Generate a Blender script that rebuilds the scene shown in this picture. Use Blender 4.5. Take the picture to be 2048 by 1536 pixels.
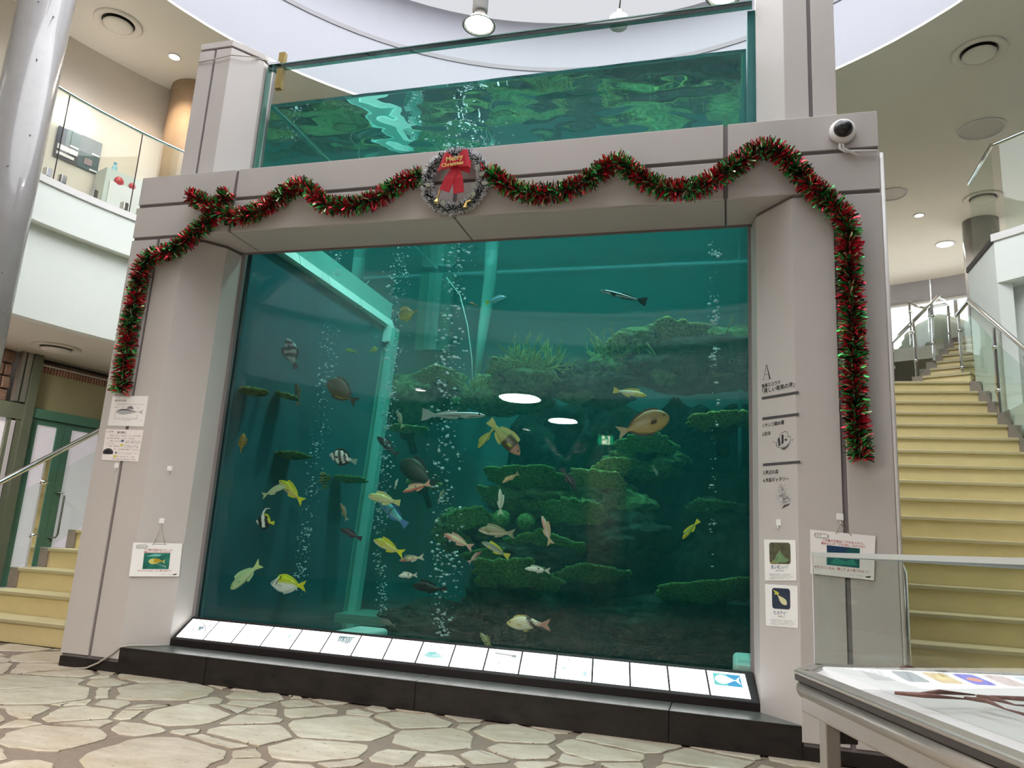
import bpy, bmesh, math, random
import numpy as np
from mathutils import Vector, Matrix, noise

# ------------------------------------------------------------------ clear
for o in list(bpy.data.objects):
    bpy.data.objects.remove(o, do_unlink=True)
SC = bpy.context.scene
COL = SC.collection
random.seed(7)

# ------------------------------------------------------------------ camera
CAM = Vector((4.24634, -4.26088, 0.95))
YAW, PITCH, ROLL, FPX = 0.28528101, 0.20995912, 0.06003209, 1508.6
_f = Vector((-math.sin(YAW) * math.cos(PITCH), math.cos(YAW) * math.cos(PITCH), math.sin(PITCH)))
_r0 = Vector((math.cos(YAW), math.sin(YAW), 0))
_u0 = _r0.cross(_f)
_r = math.cos(ROLL) * _r0 + math.sin(ROLL) * _u0
_u = -math.sin(ROLL) * _r0 + math.cos(ROLL) * _u0
cd = bpy.data.cameras.new('camera')
cam = bpy.data.objects.new('camera', cd)
COL.objects.link(cam)
M = Matrix((_r, _u, -_f)).transposed().to_4x4()
M.translation = CAM
cam.matrix_world = M
cd.sensor_width = 36.0
cd.lens = 36.0 * FPX / 2048.0
cd.clip_start = 0.02
SC.camera = cam

# ------------------------------------------------------------------ view
vs = SC.view_settings
vs.view_transform = 'Standard'
vs.look = 'None'
vs.gamma = 1.0
vs.use_curve_mapping = False
vs.exposure = 1.1
SC.cycles.max_bounces = 6
SC.cycles.diffuse_bounces = 3
SC.cycles.glossy_bounces = 4
SC.cycles.transmission_bounces = 4
SC.cycles.transparent_max_bounces = 24
SC.cycles.volume_bounces = 1
SC.cycles.use_adaptive_sampling = True
SC.cycles.adaptive_threshold = 0.08
SC.cycles.use_light_tree = False
SC.cycles.adaptive_min_samples = 16
SC.cycles.sample_clamp_indirect = 6.0
SC.cycles.caustics_reflective = False
SC.cycles.caustics_refractive = False

# ------------------------------------------------------------------ world: overcast daylight
w = bpy.data.worlds.new('overcast_sky')
SC.world = w
w.use_nodes = True
w.node_tree.nodes['Background'].inputs[0].default_value = (0.93, 0.97, 1.0, 1)
w.node_tree.nodes['Background'].inputs[1].default_value = 1.1

# ------------------------------------------------------------------ lights
R2D_ = math.radians
OX, OY = 2.89, 0.16            # centre of the round hall
def area(name, loc, size, power, color, shape='DISK', rot=(0, 0, 0), spread=math.pi):
    l = bpy.data.lights.new(name, 'AREA')
    l.shape = shape
    l.size = size
    l.energy = power
    l.color = color
    l.spread = spread
    o = bpy.data.objects.new(name, l)
    o.location = loc
    o.rotation_euler = rot
    COL.objects.link(o)
    return o
def spot(name, loc, power, color, angle, blend=0.5, radius=0.06, rot=(0, 0, 0)):
    l = bpy.data.lights.new(name, 'SPOT')
    l.energy = power
    l.color = color
    l.spot_size = angle
    l.spot_blend = blend
    l.shadow_soft_size = radius
    o = bpy.data.objects.new(name, l)
    o.location = loc
    o.rotation_euler = rot
    COL.objects.link(o)
    return o
SKYLIGHT = area('skylight_daylight', (OX, OY, 8.1), 8.4, 350, (0.95, 0.97, 1.0))

area('doorway_fill_light', (-3.0, 1.0, 2.77), 0.4, 22, (1.0, 0.97, 0.9))  # unseen lamp, added to brighten the ceiling under the gallery

# ------------------------------------------------------------------ pixel -> place
def ray(x, y):
    return _f + _r * ((x - 1024) / FPX) + _u * ((768 - y) / FPX)
def at(x, y, Y):
    d = ray(x, y)
    return CAM + d * ((Y - CAM.y) / d.y)
def atX(x, y, X):
    d = ray(x, y)
    return CAM + d * ((X - CAM.x) / d.x)
def atZ(x, y, Z):
    d = ray(x, y)
    return CAM + d * ((Z - CAM.z) / d.z)
def onR(x, y, R):
    """point on the upright cylinder of radius R round the hall centre"""
    d = ray(x, y)
    e, f_ = CAM.x - OX, CAM.y - OY
    a, b, c = d.x ** 2 + d.y ** 2, 2 * (e * d.x + f_ * d.y), e * e + f_ * f_ - R * R
    return CAM + d * ((-b + math.sqrt(b * b - 4 * a * c)) / (2 * a))
def polar(R, a, z):
    return Vector((OX + R * math.cos(a), OY + R * math.sin(a), z))

# ------------------------------------------------------------------ materials
def newmat(name):
    m = bpy.data.materials.new(name)
    m.use_nodes = True
    nt = m.node_tree
    return m, nt, nt.nodes['Principled BSDF']
def mat(name, col, rough=0.5, metal=0.0, var=0.0, scale=8.0, bump=0.0, bscale=40.0, spec=0.5, emit=None, estr=0.0, stretch=(1, 1, 1), coat=0.0):
    m, nt, b = newmat(name)
    c = (col[0], col[1], col[2], 1)
    b.inputs['Base Color'].default_value = c
    b.inputs['Roughness'].default_value = rough
    b.inputs['Metallic'].default_value = metal
    b.inputs['Specular IOR Level'].default_value = spec
    b.inputs['Coat Weight'].default_value = coat
    if emit:
        b.inputs['Emission Color'].default_value = (*emit, 1)
        b.inputs['Emission Strength'].default_value = estr
    if var or bump:
        tc = nt.nodes.new('ShaderNodeTexCoord')
        mp = nt.nodes.new('ShaderNodeMapping')
        mp.inputs['Scale'].default_value = stretch
        nt.links.new(tc.outputs['Object'], mp.inputs[0])
    if var:
        n = nt.nodes.new('ShaderNodeTexNoise')
        n.inputs['Scale'].default_value = scale
        n.inputs['Detail'].default_value = 6
        n.inputs['Roughness'].default_value = 0.65
        nt.links.new(mp.outputs[0], n.inputs['Vector'])
        r = nt.nodes.new('ShaderNodeValToRGB')
        r.color_ramp.elements[0].position = 0.3
        r.color_ramp.elements[1].position = 0.72
        r.color_ramp.elements[0].color = (*[max(0, x * (1 - var)) for x in col], 1)
        r.color_ramp.elements[1].color = (*[min(1, x * (1 + var)) for x in col], 1)
        nt.links.new(n.outputs['Fac'], r.inputs[0])
        nt.links.new(r.outputs[0], b.inputs['Base Color'])
    if bump:
        n2 = nt.nodes.new('ShaderNodeTexNoise')
        n2.inputs['Scale'].default_value = bscale
        n2.inputs['Detail'].default_value = 5
        nt.links.new(mp.outputs[0], n2.inputs['Vector'])
        bp = nt.nodes.new('ShaderNodeBump')
        bp.inputs['Strength'].default_value = bump
        bp.inputs['Distance'].default_value = 0.02
        nt.links.new(n2.outputs['Fac'], bp.inputs['Height'])
        nt.links.new(bp.outputs[0], b.inputs['Normal'])
    return m
def pane_mat(name, tint, refl=0.05, rough=0.0, maxr=0.8):
    """clear sheet: see-through plus a Schlick reflection that is the same from both sides"""
    m = bpy.data.materials.new(name)
    m.use_nodes = True
    nt = m.node_tree
    nt.nodes.clear()
    out = nt.nodes.new('ShaderNodeOutputMaterial')
    tr = nt.nodes.new('ShaderNodeBsdfTransparent')
    tr.inputs[0].default_value = (*tint, 1)
    gl = nt.nodes.new('ShaderNodeBsdfGlossy')
    gl.inputs['Roughness'].default_value = rough
    lw = nt.nodes.new('ShaderNodeLayerWeight')
    lw.inputs[0].default_value = 0.5
    p = nt.nodes.new('ShaderNodeMath')
    p.operation = 'POWER'
    p.inputs[1].default_value = 5.0
    nt.links.new(lw.outputs['Facing'], p.inputs[0])
    mr = nt.nodes.new('ShaderNodeMapRange')
    mr.inputs['To Min'].default_value = refl
    mr.inputs['To Max'].default_value = maxr
    nt.links.new(p.outputs[0], mr.inputs['Value'])
    mx = nt.nodes.new('ShaderNodeMixShader')
    nt.links.new(mr.outputs[0], mx.inputs[0])
    nt.links.new(tr.outputs[0], mx.inputs[1])
    nt.links.new(gl.outputs[0], mx.inputs[2])
    nt.links.new(mx.outputs[0], out.inputs['Surface'])
    return m
def emit_mat(name, col, strength, sample=False):
    m = bpy.data.materials.new(name)
    m.use_nodes = True
    nt = m.node_tree
    nt.nodes.clear()
    out = nt.nodes.new('ShaderNodeOutputMaterial')
    e = nt.nodes.new('ShaderNodeEmission')
    e.inputs[0].default_value = (*col, 1)
    e.inputs[1].default_value = strength
    nt.links.new(e.outputs[0], out.inputs['Surface'])
    if not sample:
        m.cycles.emission_sampling = 'NONE'
    return m
def vcol_mat(name, rough=0.4, spec=0.4, metal=0.0):
    m, nt, b = newmat(name)
    a = nt.nodes.new('ShaderNodeVertexColor')
    a.layer_name = 'Col'
    nt.links.new(a.outputs[0], b.inputs['Base Color'])
    b.inputs['Roughness'].default_value = rough
    b.inputs['Specular IOR Level'].default_value = spec
    b.inputs['Metallic'].default_value = metal
    return m

def srgb(r, g, b):
    f = lambda c: (c / 255 / 12.92) if c / 255 <= 0.04045 else ((c / 255 + 0.055) / 1.055) ** 2.4
    return (f(r), f(g), f(b))

MT = {}
MT['panel'] = mat('grey_cladding', srgb(190, 183, 179), 0.38, 0.0, 0.025, 1.5, 0.02, 220, 0.45)
MT['joint'] = mat('joint_sealant', srgb(118, 110, 110), 0.6)
MT['base_dark'] = mat('dark_stone', srgb(33, 27, 25), 0.4, 0, 0.6, 9, 0.05, 60, 0.35, stretch=(1, 1, 2.2))
MT['plinth_top'] = mat('dark_stone_top', srgb(92, 92, 88), 0.28, 0, 0.18, 14, 0.03, 60, 0.5)
MT['panel_frame'] = mat('black_panel_frame', srgb(30, 24, 24), 0.45, spec=0.3)
MT['grout'] = mat('floor_grout', srgb(120, 105, 92), 0.75, 0, 0.12, 30, 0.2, 90)
MT['white_wall'] = mat('white_plaster', srgb(238, 243, 237), 0.62, 0, 0.015, 2)
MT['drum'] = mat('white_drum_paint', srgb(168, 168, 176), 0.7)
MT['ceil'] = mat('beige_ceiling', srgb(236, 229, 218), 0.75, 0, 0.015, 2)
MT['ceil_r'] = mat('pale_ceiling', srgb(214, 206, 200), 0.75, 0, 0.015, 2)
MT['gal_wall'] = mat('cream_gallery_wall', srgb(226, 214, 200), 0.7, 0, 0.02, 2)
MT['concrete'] = mat('polished_concrete', srgb(146, 143, 142), 0.22, 0, 0.1, 3, 0.02, 20, 0.5, coat=0.3)
MT['brown_conc'] = mat('brown_concrete', srgb(178, 152, 124), 0.6, 0, 0.1, 4, 0.05, 30)
MT['chrome'] = mat('polished_steel', (0.78, 0.78, 0.78), 0.12, 1.0)
MT['alu'] = mat('brushed_aluminium', srgb(178, 172, 166), 0.36, 0.75, 0.04, 60, stretch=(1, 1, 1))
MT['gasket'] = mat('dark_gasket', srgb(52, 46, 44), 0.5)
MT['step'] = mat('cream_step_stone', srgb(224, 206, 152), 0.3, 0, 0.05, 6, 0.01, 80, 0.5)
MT['nosing'] = mat('pale_nosing', srgb(190, 178, 138), 0.4)
MT['granite'] = mat('speckled_granite', srgb(150, 138, 126), 0.3, 0, 0.4, 120, 0.0, 60)
MT['green_frame'] = mat('green_door_frame', srgb(92, 140, 118), 0.4, 0, 0.04, 5)
MT['greenbrown'] = mat('olive_frame', srgb(112, 116, 98), 0.45, 0, 0.05, 5)
MT['frost'] = mat('frosted_glass', srgb(214, 206, 212), 0.35, 0, 0.03, 3)
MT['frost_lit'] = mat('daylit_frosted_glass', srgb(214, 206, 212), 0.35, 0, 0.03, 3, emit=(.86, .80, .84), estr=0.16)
MT['blind'] = mat('roller_blind', srgb(196, 194, 200), 0.8)
MT['beige_board'] = mat('beige_board', srgb(176, 166, 130), 0.7, 0, 0.04, 3)
MT['white'] = mat('white_plastic', srgb(235, 232, 230), 0.4)
MT['paper'] = mat('white_paper', srgb(238, 234, 232), 0.55)
MT['paper_pink'] = mat('pinkish_paper', srgb(236, 226, 224), 0.55)
MT['ink'] = mat('black_ink', srgb(42, 40, 44), 0.6)
MT['ink_grey'] = mat('grey_ink', srgb(120, 118, 122), 0.6)
MT['ink_red'] = mat('red_ink', srgb(186, 84, 78), 0.6)
MT['ink_blue'] = mat('blue_ink', srgb(70, 92, 130), 0.6)
MT['ink_yellow'] = mat('yellow_ink', srgb(214, 206, 90), 0.6)
MT['bar_grey'] = mat('dark_grey_print', srgb(72, 68, 70), 0.5)
MT['black'] = mat('black_plastic', srgb(26, 24, 26), 0.3)
MT['red'] = mat('red_plastic', srgb(200, 60, 66), 0.35)
MT['gold'] = mat('gold_plastic', srgb(226, 190, 110), 0.25, 0.7)
MT['bow'] = mat('red_velvet', srgb(186, 26, 46), 0.75, 0, 0.1, 30)
MT['wood'] = mat('weathered_wood', srgb(150, 126, 66), 0.7, 0, 0.25, 18, 0.2, 50, stretch=(1, 1, .2))
MT['rubber'] = mat('grey_cable', srgb(178, 168, 158), 0.6)
MT['glass'] = pane_mat('balustrade_glass', (0.93, 0.975, 0.95), 0.03, 0.0, 0.45)
MT['case_glass'] = pane_mat('case_glass', (0.97, 0.985, 0.975), 0.03, 0.0, 0.5)
MT['win_glass'] = pane_mat('window_glass', (0.95, 0.97, 0.97), 0.05)
MT['card'] = emit_mat('backlit_card', (1.0, 0.99, 0.985), 1.9, True)
MT['card_dim'] = emit_mat('dim_backlit_card', (1.0, 0.99, 0.985), 0.44)
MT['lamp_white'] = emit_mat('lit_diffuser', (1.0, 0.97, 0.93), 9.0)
MT['lamp_warm'] = emit_mat('lit_warm_bulb', (1.0, 0.86, 0.68), 14.0)
MT['halide'] = emit_mat('lit_metal_halide', (0.96, 1.0, 0.98), 60.0)
MT['lid_edge'] = mat('pale_lid_edge', srgb(176, 180, 178), 0.3)
MT['glass_edge'] = mat('green_acrylic_edge', srgb(92, 132, 122), 0.15, 0, 0, 1, 0, 1, 0.6)

# ------------------------------------------------------------------ mesh builder
class MB:
    def __init__(s):
        s.v = []
        s.f = []
        s.m = []
        s.c = None
    def add(s, vs_, fs, mi=0):
        n = len(s.v)
        s.v += [tuple(v) for v in vs_]
        s.f += [tuple(i + n for i in f) for f in fs]
        s.m += [mi] * len(fs)
        return s
    def box(s, x0, x1, y0, y1, z0, z1, mi=0):
        vs_ = [(x0, y0, z0), (x1, y0, z0), (x1, y1, z0), (x0, y1, z0), (x0, y0, z1), (x1, y0, z1), (x1, y1, z1), (x0, y1, z1)]
        return s.add(vs_, [(0, 3, 2, 1), (4, 5, 6, 7), (0, 1, 5, 4), (1, 2, 6, 5), (2, 3, 7, 6), (3, 0, 4, 7)], mi)
    def obox(s, c, ax, ay, az, mi=0):
        """box round c with half-axes ax, ay, az (vectors)"""
        c, ax, ay, az = Vector(c), Vector(ax), Vector(ay), Vector(az)
        vs_ = [c + i * ax + j * ay + k * az for k in (-1, 1) for i, j in ((-1, -1), (1, -1), (1, 1), (-1, 1))]
        return s.add(vs_, [(0, 3, 2, 1), (4, 5, 6, 7), (0, 1, 5, 4), (1, 2, 6, 5), (2, 3, 7, 6), (3, 0, 4, 7)], mi)
    def prism(s, poly, z0, z1, mi=0, cap=True):
        """plan polygon (counter-clockwise) raised from z0 to z1"""
        n = len(poly)
        vs_ = [(p[0], p[1], z0) for p in poly] + [(p[0], p[1], z1) for p in poly]
        fs = [(i, (i + 1) % n, n + (i + 1) % n, n + i) for i in range(n)]
        if cap:
            fs += [tuple(range(n - 1, -1, -1)), tuple(range(n, 2 * n))]
        return s.add(vs_, fs, mi)
    def extr(s, pts, d, mi=0):
        """closed 3D outline thickened along vector d"""
        n = len(pts)
        d = Vector(d)
        vs_ = [Vector(p) for p in pts] + [Vector(p) + d for p in pts]
        fs = [(i, (i + 1) % n, n + (i + 1) % n, n + i) for i in range(n)]
        fs += [tuple(range(n - 1, -1, -1)), tuple(range(n, 2 * n))]
        return s.add(vs_, fs, mi)
    def tube(s, path, r, n=8, mi=0, cap=True):
        P = [Vector(p) for p in path]
        R = r if isinstance(r, (list, tuple)) else [r] * len(P)
        rings = []
        up = Vector((0, 0, 1))
        prev = None
        for i, p in enumerate(P):
            t = (P[min(i + 1, len(P) - 1)] - P[max(i - 1, 0)]).normalized()
            if prev is None:
                a = up if abs(t.z) < 0.9 else Vector((1, 0, 0))
                x = t.cross(a).normalized()
            else:
                x = (prev - t * prev.dot(t)).normalized()
            prev = x
            y = t.cross(x)
            rings.append([p + (x * math.cos(2 * math.pi * k / n) + y * math.sin(2 * math.pi * k / n)) * R[i] for k in range(n)])
        vs_ = [v for rg in rings for v in rg]
        fs = []
        for i in range(len(P) - 1):
            for k in range(n):
                a, b = i * n + k, i * n + (k + 1) % n
                fs.append((a, b, b + n, a + n))
        if cap:
            fs += [tuple(range(n - 1, -1, -1)), tuple(range((len(P) - 1) * n, len(P) * n))]
        return s.add(vs_, fs, mi)
    def lathe(s, prof, c=(0, 0, 0), n=24, mi=0, axis='z'):
        vs_, fs = [], []
        for r, h in prof:
            for k in range(n):
                a = 2 * math.pi * k / n
                if axis == 'z':
                    vs_.append((c[0] + r * math.cos(a), c[1] + r * math.sin(a), c[2] + h))
                else:
                    vs_.append((c[0] + r * math.cos(a), c[1] + h, c[2] + r * math.sin(a)))
        m_ = len(prof)
        for i in range(m_ - 1):
            for k in range(n):
                a, b = i * n + k, i * n + (k + 1) % n
                fs.append((a, b, b + n, a + n))
        if prof[0][0] > 1e-6:
            fs.append(tuple(range(n - 1, -1, -1)))
        if prof[-1][0] > 1e-6:
            fs.append(tuple(range((m_ - 1) * n, m_ * n)))
        return s.add(vs_, fs, mi)
    def sphere(s, c, r, n=8, m_=6, mi=0, sc=(1, 1, 1)):
        prof = [(math.sin(math.pi * i / m_), -math.cos(math.pi * i / m_)) for i in range(m_ + 1)]
        vs_, fs = [], []
        for pr, h in prof:
            for k in range(n):
                a = 2 * math.pi * k / n
                vs_.append((c[0] + r * pr * math.cos(a) * sc[0], c[1] + r * pr * math.sin(a) * sc[1], c[2] + r * h * sc[2]))
        for i in range(m_):
            for k in range(n):
                a, b = i * n + k, i * n + (k + 1) % n
                fs.append((a, b, b + n, a + n))
        return s.add(vs_, fs, mi)
    def build(s, name, mats, parent=None, local=False, smooth=False, cols=None):
        me = bpy.data.meshes.new(name)
        off = Vector((0, 0, 0))
        if parent is not None and not local:
            off = WORLD_OFF.get(parent.name, Vector((0, 0, 0)))
        me.from_pydata([tuple(Vector(v) - off) for v in s.v], [], s.f)
        ms = mats if isinstance(mats, (list, tuple)) else [mats]
        for m_ in ms:
            me.materials.append(MT[m_] if isinstance(m_, str) else m_)
        if len(ms) > 1:
            me.polygons.foreach_set('material_index', s.m)
        if smooth:
            me.polygons.foreach_set('use_smooth', [True] * len(me.polygons))
        if cols is not None:
            ca = me.color_attributes.new('Col', 'FLOAT_COLOR', 'POINT')
            flat = [x for c in cols for x in (c[0], c[1], c[2], 1.0)]
            ca.data.foreach_set('color', flat)
        me.update()
        o = bpy.data.objects.new(name, me)
        COL.objects.link(o)
        if parent is not None:
            o.parent = parent
            WORLD_OFF[o.name] = off.copy()
        else:
            WORLD_OFF[o.name] = Vector((0, 0, 0))
        return o
WORLD_OFF = {}
def tag(o, label=None, cat=None, group=None, kind=None):
    if label:
        o['label'] = label
    if cat:
        o['category'] = cat
    if group:
        o['group'] = group
    if kind:
        o['kind'] = kind
    return o
def thing(name, loc, label, cat, group=None, kind=None):
    o = bpy.data.objects.new(name, None)
    o.location = loc
    o.empty_display_size = 0.1
    COL.objects.link(o)
    WORLD_OFF[o.name] = Vector(loc)
    return tag(o, label, cat, group, kind)
def bevel(o, wdt, seg=2):
    b = o.modifiers.new('bevel', 'BEVEL')
    b.width = wdt
    b.segments = seg
    b.limit_method = 'ANGLE'
    b.angle_limit = math.radians(40)
    return o
def text(name, body, size, origin, xdir, ydir, m, parent=None, align='LEFT', depth=0.0004, sx=1.0, space=1.0, bold=0.0):
    """flat print: a text object in the plane of xdir, ydir"""
    cu = bpy.data.curves.new(name, 'FONT')
    cu.body = body
    cu.size = size
    cu.align_x = align
    cu.extrude = depth
    cu.resolution_u = 2
    cu.space_character = space
    cu.offset = bold * size
    cu.materials.append(MT[m] if isinstance(m, str) else m)
    o = bpy.data.objects.new(name, cu)
    COL.objects.link(o)
    X = Vector(xdir).normalized()
    Yv = Vector(ydir).normalized()
    Z = X.cross(Yv)
    mw = Matrix((X * sx, Yv, Z)).transposed().to_4x4()
    off = Vector((0, 0, 0))
    if parent is not None:
        off = WORLD_OFF.get(parent.name, off)
        o.parent = parent
    mw.translation = Vector(origin) - off
    TEXTS.append((o, mw))
    o.matrix_local = mw
    return o
TEXTS = []
def settle_texts():
    """every lettering becomes a plain mesh"""
    bpy.context.view_layer.update()
    dg = bpy.context.evaluated_depsgraph_get()
    for o, mw in TEXTS:
        me = bpy.data.meshes.new_from_object(o.evaluated_get(dg))
        me.materials.clear()
        me.materials.append(o.data.materials[0])
        nm, par, ml = o.name, o.parent, o.matrix_local.copy()
        bpy.data.objects.remove(o, do_unlink=True)
        n = bpy.data.objects.new(nm, me)
        COL.objects.link(n)
        n.parent = par
        n.matrix_local = ml
# ================================================================== STRUCTURE
R2D = math.radians
def arc_prism(mb, R0, R1, a0, a1, z0, z1, n=24, mi=0):
    """solid ring segment between angles a0<a1 (degrees)"""
    for i in range(n):
        p, q = R2D(a0 + (a1 - a0) * i / n), R2D(a0 + (a1 - a0) * (i + 1) / n)
        P = [polar(R0, p, 0), polar(R1, p, 0), polar(R1, q, 0), polar(R0, q, 0)]
        b = len(mb.v)
        mb.v += [(v.x, v.y, z0) for v in P] + [(v.x, v.y, z1) for v in P]
        fs = [(0, 1, 2, 3)[::-1], (4, 5, 6, 7), (1, 2, 6, 5), (3, 0, 4, 7)]
        if i == 0 and a1 - a0 < 359:
            fs.append((0, 1, 5, 4))
        if i == n - 1 and a1 - a0 < 359:
            fs.append((2, 3, 7, 6))
        mb.f += [tuple(k + b for k in f) for f in fs]
        mb.m += [mi] * len(fs)
    return mb
def arc_obj(name, R0, R1, a0, a1, z0, z1, m, n=24, parent=None):
    o = arc_prism(MB(), R0, R1, a0, a1, z0, z1, n).build(name, m, parent)
    if parent is None:
        o['kind'] = 'structure'
    return o

# ---- floor: grout bed + flagstones, each stone its own piece
floor = MB().box(-10, 16, -13, 13, -0.15, -0.008).build('floor', 'grout')
tag(floor, 'crazy paving floor of pale limestone flags in brown grout', None, None, 'structure')
def stone_mat():
    m, nt, b = newmat('limestone_flag')
    tc = nt.nodes.new('ShaderNodeTexCoord')
    oi = nt.nodes.new('ShaderNodeObjectInfo')
    geo = nt.nodes.new('ShaderNodeNewGeometry')
    n1 = nt.nodes.new('ShaderNodeTexNoise')
    n1.inputs['Scale'].default_value = 5
    n1.inputs['Detail'].default_value = 7
    n1.inputs['Roughness'].default_value = 0.7
    mp = nt.nodes.new('ShaderNodeMapping')
    mp.inputs['Scale'].default_value = (1, 2.6, 1)
    nt.links.new(geo.outputs['Position'], mp.inputs[0])
    nt.links.new(mp.outputs[0], n1.inputs['Vector'])
    r = nt.nodes.new('ShaderNodeValToRGB')
    e = r.color_ramp.elements
    e[0].position, e[1].position = 0.28, 0.75
    e[0].color = (*srgb(154, 140, 120), 1)
    e[1].color = (*srgb(198, 188, 172), 1)
    nt.links.new(n1.outputs['Fac'], r.inputs[0])
    hs = nt.nodes.new('ShaderNodeHueSaturation')
    mr = nt.nodes.new('ShaderNodeMapRange')
    mr.inputs['To Min'].default_value, mr.inputs['To Max'].default_value = 0.86, 1.06
    nt.links.new(oi.outputs['Random'], mr.inputs['Value'])
    nt.links.new(mr.outputs[0], hs.inputs['Value'])
    nt.links.new(r.outputs[0], hs.inputs['Color'])
    # small pits
    n2 = nt.nodes.new('ShaderNodeTexNoise')
    n2.inputs['Scale'].default_value = 26
    n2.inputs['Detail'].default_value = 3
    nt.links.new(mp.outputs[0], n2.inputs['Vector'])
    r2 = nt.nodes.new('ShaderNodeValToRGB')
    r2.color_ramp.elements[0].position, r2.color_ramp.elements[1].position = 0.30, 0.36
    nt.links.new(n2.outputs['Fac'], r2.inputs[0])
    mx = nt.nodes.new('ShaderNodeMix')
    mx.data_type = 'RGBA'
    nt.links.new(r2.outputs[0], mx.inputs[0])
    mx.inputs[6].default_value = (*srgb(120, 98, 78), 1)
    # warm stains drifting across some flags
    n3 = nt.nodes.new('ShaderNodeTexNoise')
    n3.inputs['Scale'].default_value = 2.2
    n3.inputs['Detail'].default_value = 8
    n3.inputs['Roughness'].default_value = 0.75
    nt.links.new(geo.outputs['Position'], n3.inputs['Vector'])
    r3 = nt.nodes.new('ShaderNodeValToRGB')
    r3.color_ramp.elements[0].position, r3.color_ramp.elements[1].position = 0.52, 0.72
    r3.color_ramp.elements[1].color = (.55, .55, .55, 1)
    nt.links.new(n3.outputs['Fac'], r3.inputs[0])
    m3 = nt.nodes.new('ShaderNodeMix')
    m3.data_type = 'RGBA'
    nt.links.new(r3.outputs[0], m3.inputs[0])
    nt.links.new(hs.outputs[0], m3.inputs[6])
    m3.inputs[7].default_value = (*srgb(168, 144, 104), 1)
    nt.links.new(m3.outputs[2], mx.inputs[7])
    nt.links.new(mx.outputs[2], b.inputs['Base Color'])
    bp = nt.nodes.new('ShaderNodeBump')
    bp.inputs['Strength'].default_value = 0.35
    bp.inputs['Distance'].default_value = 0.01
    nt.links.new(r2.outputs[0], bp.inputs['Height'])
    nt.links.new(bp.outputs[0], b.inputs['Normal'])
    b.inputs['Roughness'].default_value = 0.42
    return m
MT['flag'] = stone_mat()
def flagstones():
    rnd = random.Random(21)
    x0, x1, y0, y1 = -2.4, 5.6, -3.3, 0.53
    pts = []
    tries = 0
    while tries < 9000:
        tries += 1
        p = (rnd.uniform(x0, x1), rnd.uniform(y0, y1))
        rr = rnd.choice((0.13, 0.17, 0.22, 0.27, 0.33))
        if all((p[0] - q[0]) ** 2 + ((p[1] - q[1]) * 1.15) ** 2 > ((rr + q[2]) / 2) ** 2 for q in pts):
            pts.append((*p, rr))
    cells = []
    for i, p in enumerate(pts):
        poly = [(x0, y0), (x1, y0), (x1, y1), (x0, y1)]
        near = sorted((q for q in pts if q is not p), key=lambda q: (q[0] - p[0]) ** 2 + (q[1] - p[1]) ** 2)[:16]
        for q in near:
            nx, ny = q[0] - p[0], q[1] - p[1]
            L = math.hypot(nx, ny)
            nx, ny = nx / L, ny / L
            d0 = L / 2 + (p[2] ** 2 - q[2] ** 2) / (2 * L) - (0.006 + 0.009 * abs(math.sin(7.3 * (p[0] + q[0]) + 3.1 * (p[1] + q[1]))))
            res = []
            for k in range(len(poly)):
                a, b = poly[k], poly[(k + 1) % len(poly)]
                da = (a[0] - p[0]) * nx + (a[1] - p[1]) * ny - d0
                db = (b[0] - p[0]) * nx + (b[1] - p[1]) * ny - d0
                if da <= 0:
                    res.append(a)
                if da * db < 0:
                    t = da / (da - db)
                    res.append((a[0] + (b[0] - a[0]) * t, a[1] + (b[1] - a[1]) * t))
            poly = res
            if len(poly) < 3:
                break
        if len(poly) < 3:
            continue
        # ragged, slightly rounded outline
        out = []
        n = len(poly)
        for k in range(n):
            a, b = Vector(poly[k]), Vector(poly[(k + 1) % n])
            L = (b - a).length
            if L < 0.03:
                out.append(a.lerp(b, 0.5))
                continue
            m_ = max(2, int(L / 0.035))
            for j in range(m_):
                t = 0.06 + 0.88 * j / max(1, m_ - 1) if m_ > 1 else 0.5
                q = a.lerp(b, t)
                nn = Vector((-(b - a).y, (b - a).x)) / L
                q += nn * (abs(noise.noise(Vector((q.x * 8, q.y * 8, 3)))) * 0.026 + abs(noise.noise(Vector((q.x * 27, q.y * 27, 7)))) * 0.014)
                out.append(q)
        ar = abs(sum(out[k].x * out[(k + 1) % len(out)].y - out[(k + 1) % len(out)].x * out[k].y for k in range(len(out)))) / 2
        if ar > 0.008:
            cells.append((p, out))
    # those nearest to the picture are pieces, the rest one object
    def seen(c):
        p = c[0]
        d = Vector((p[0], p[1], 0)) - CAM
        zz = d.dot(_f)
        if zz < 0.3:
            return 9
        x, y = 1024 + FPX * d.dot(_r) / zz, 768 - FPX * d.dot(_u) / zz
        return max(0, -x / 400, (x - 2048) / 400, (y - 1536) / 400)
    cells.sort(key=seen)
    rest = MB()
    for i, (p, out) in enumerate(cells):
        c = Vector((p[0], p[1]))
        n = len(out)
        top = rnd.uniform(-0.0012, 0.0008)
        vs_ = [(q.x, q.y, -0.0085) for q in out] + [(q.x, q.y, top - 0.003) for q in out] + [(*(c + (q - c) * (1 - 0.006 / max(0.05, (q - c).length))), top) for q in out]
        fs = []
        for k in range(n):
            l = (k + 1) % n
            fs += [(k, l, n + l, n + k), (n + k, n + l, 2 * n + l, 2 * n + k)]
        fs.append(tuple(range(2 * n, 3 * n)))
        if i < 290:
            MB().add(vs_, fs).build('flagstone', 'flag', floor)
        else:
            rest.add(vs_, fs)
    if rest.f:
        o = rest.build('outlying_flagstones', 'flag', floor)
        o['kind'] = 'stuff'
flagstones()

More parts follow.
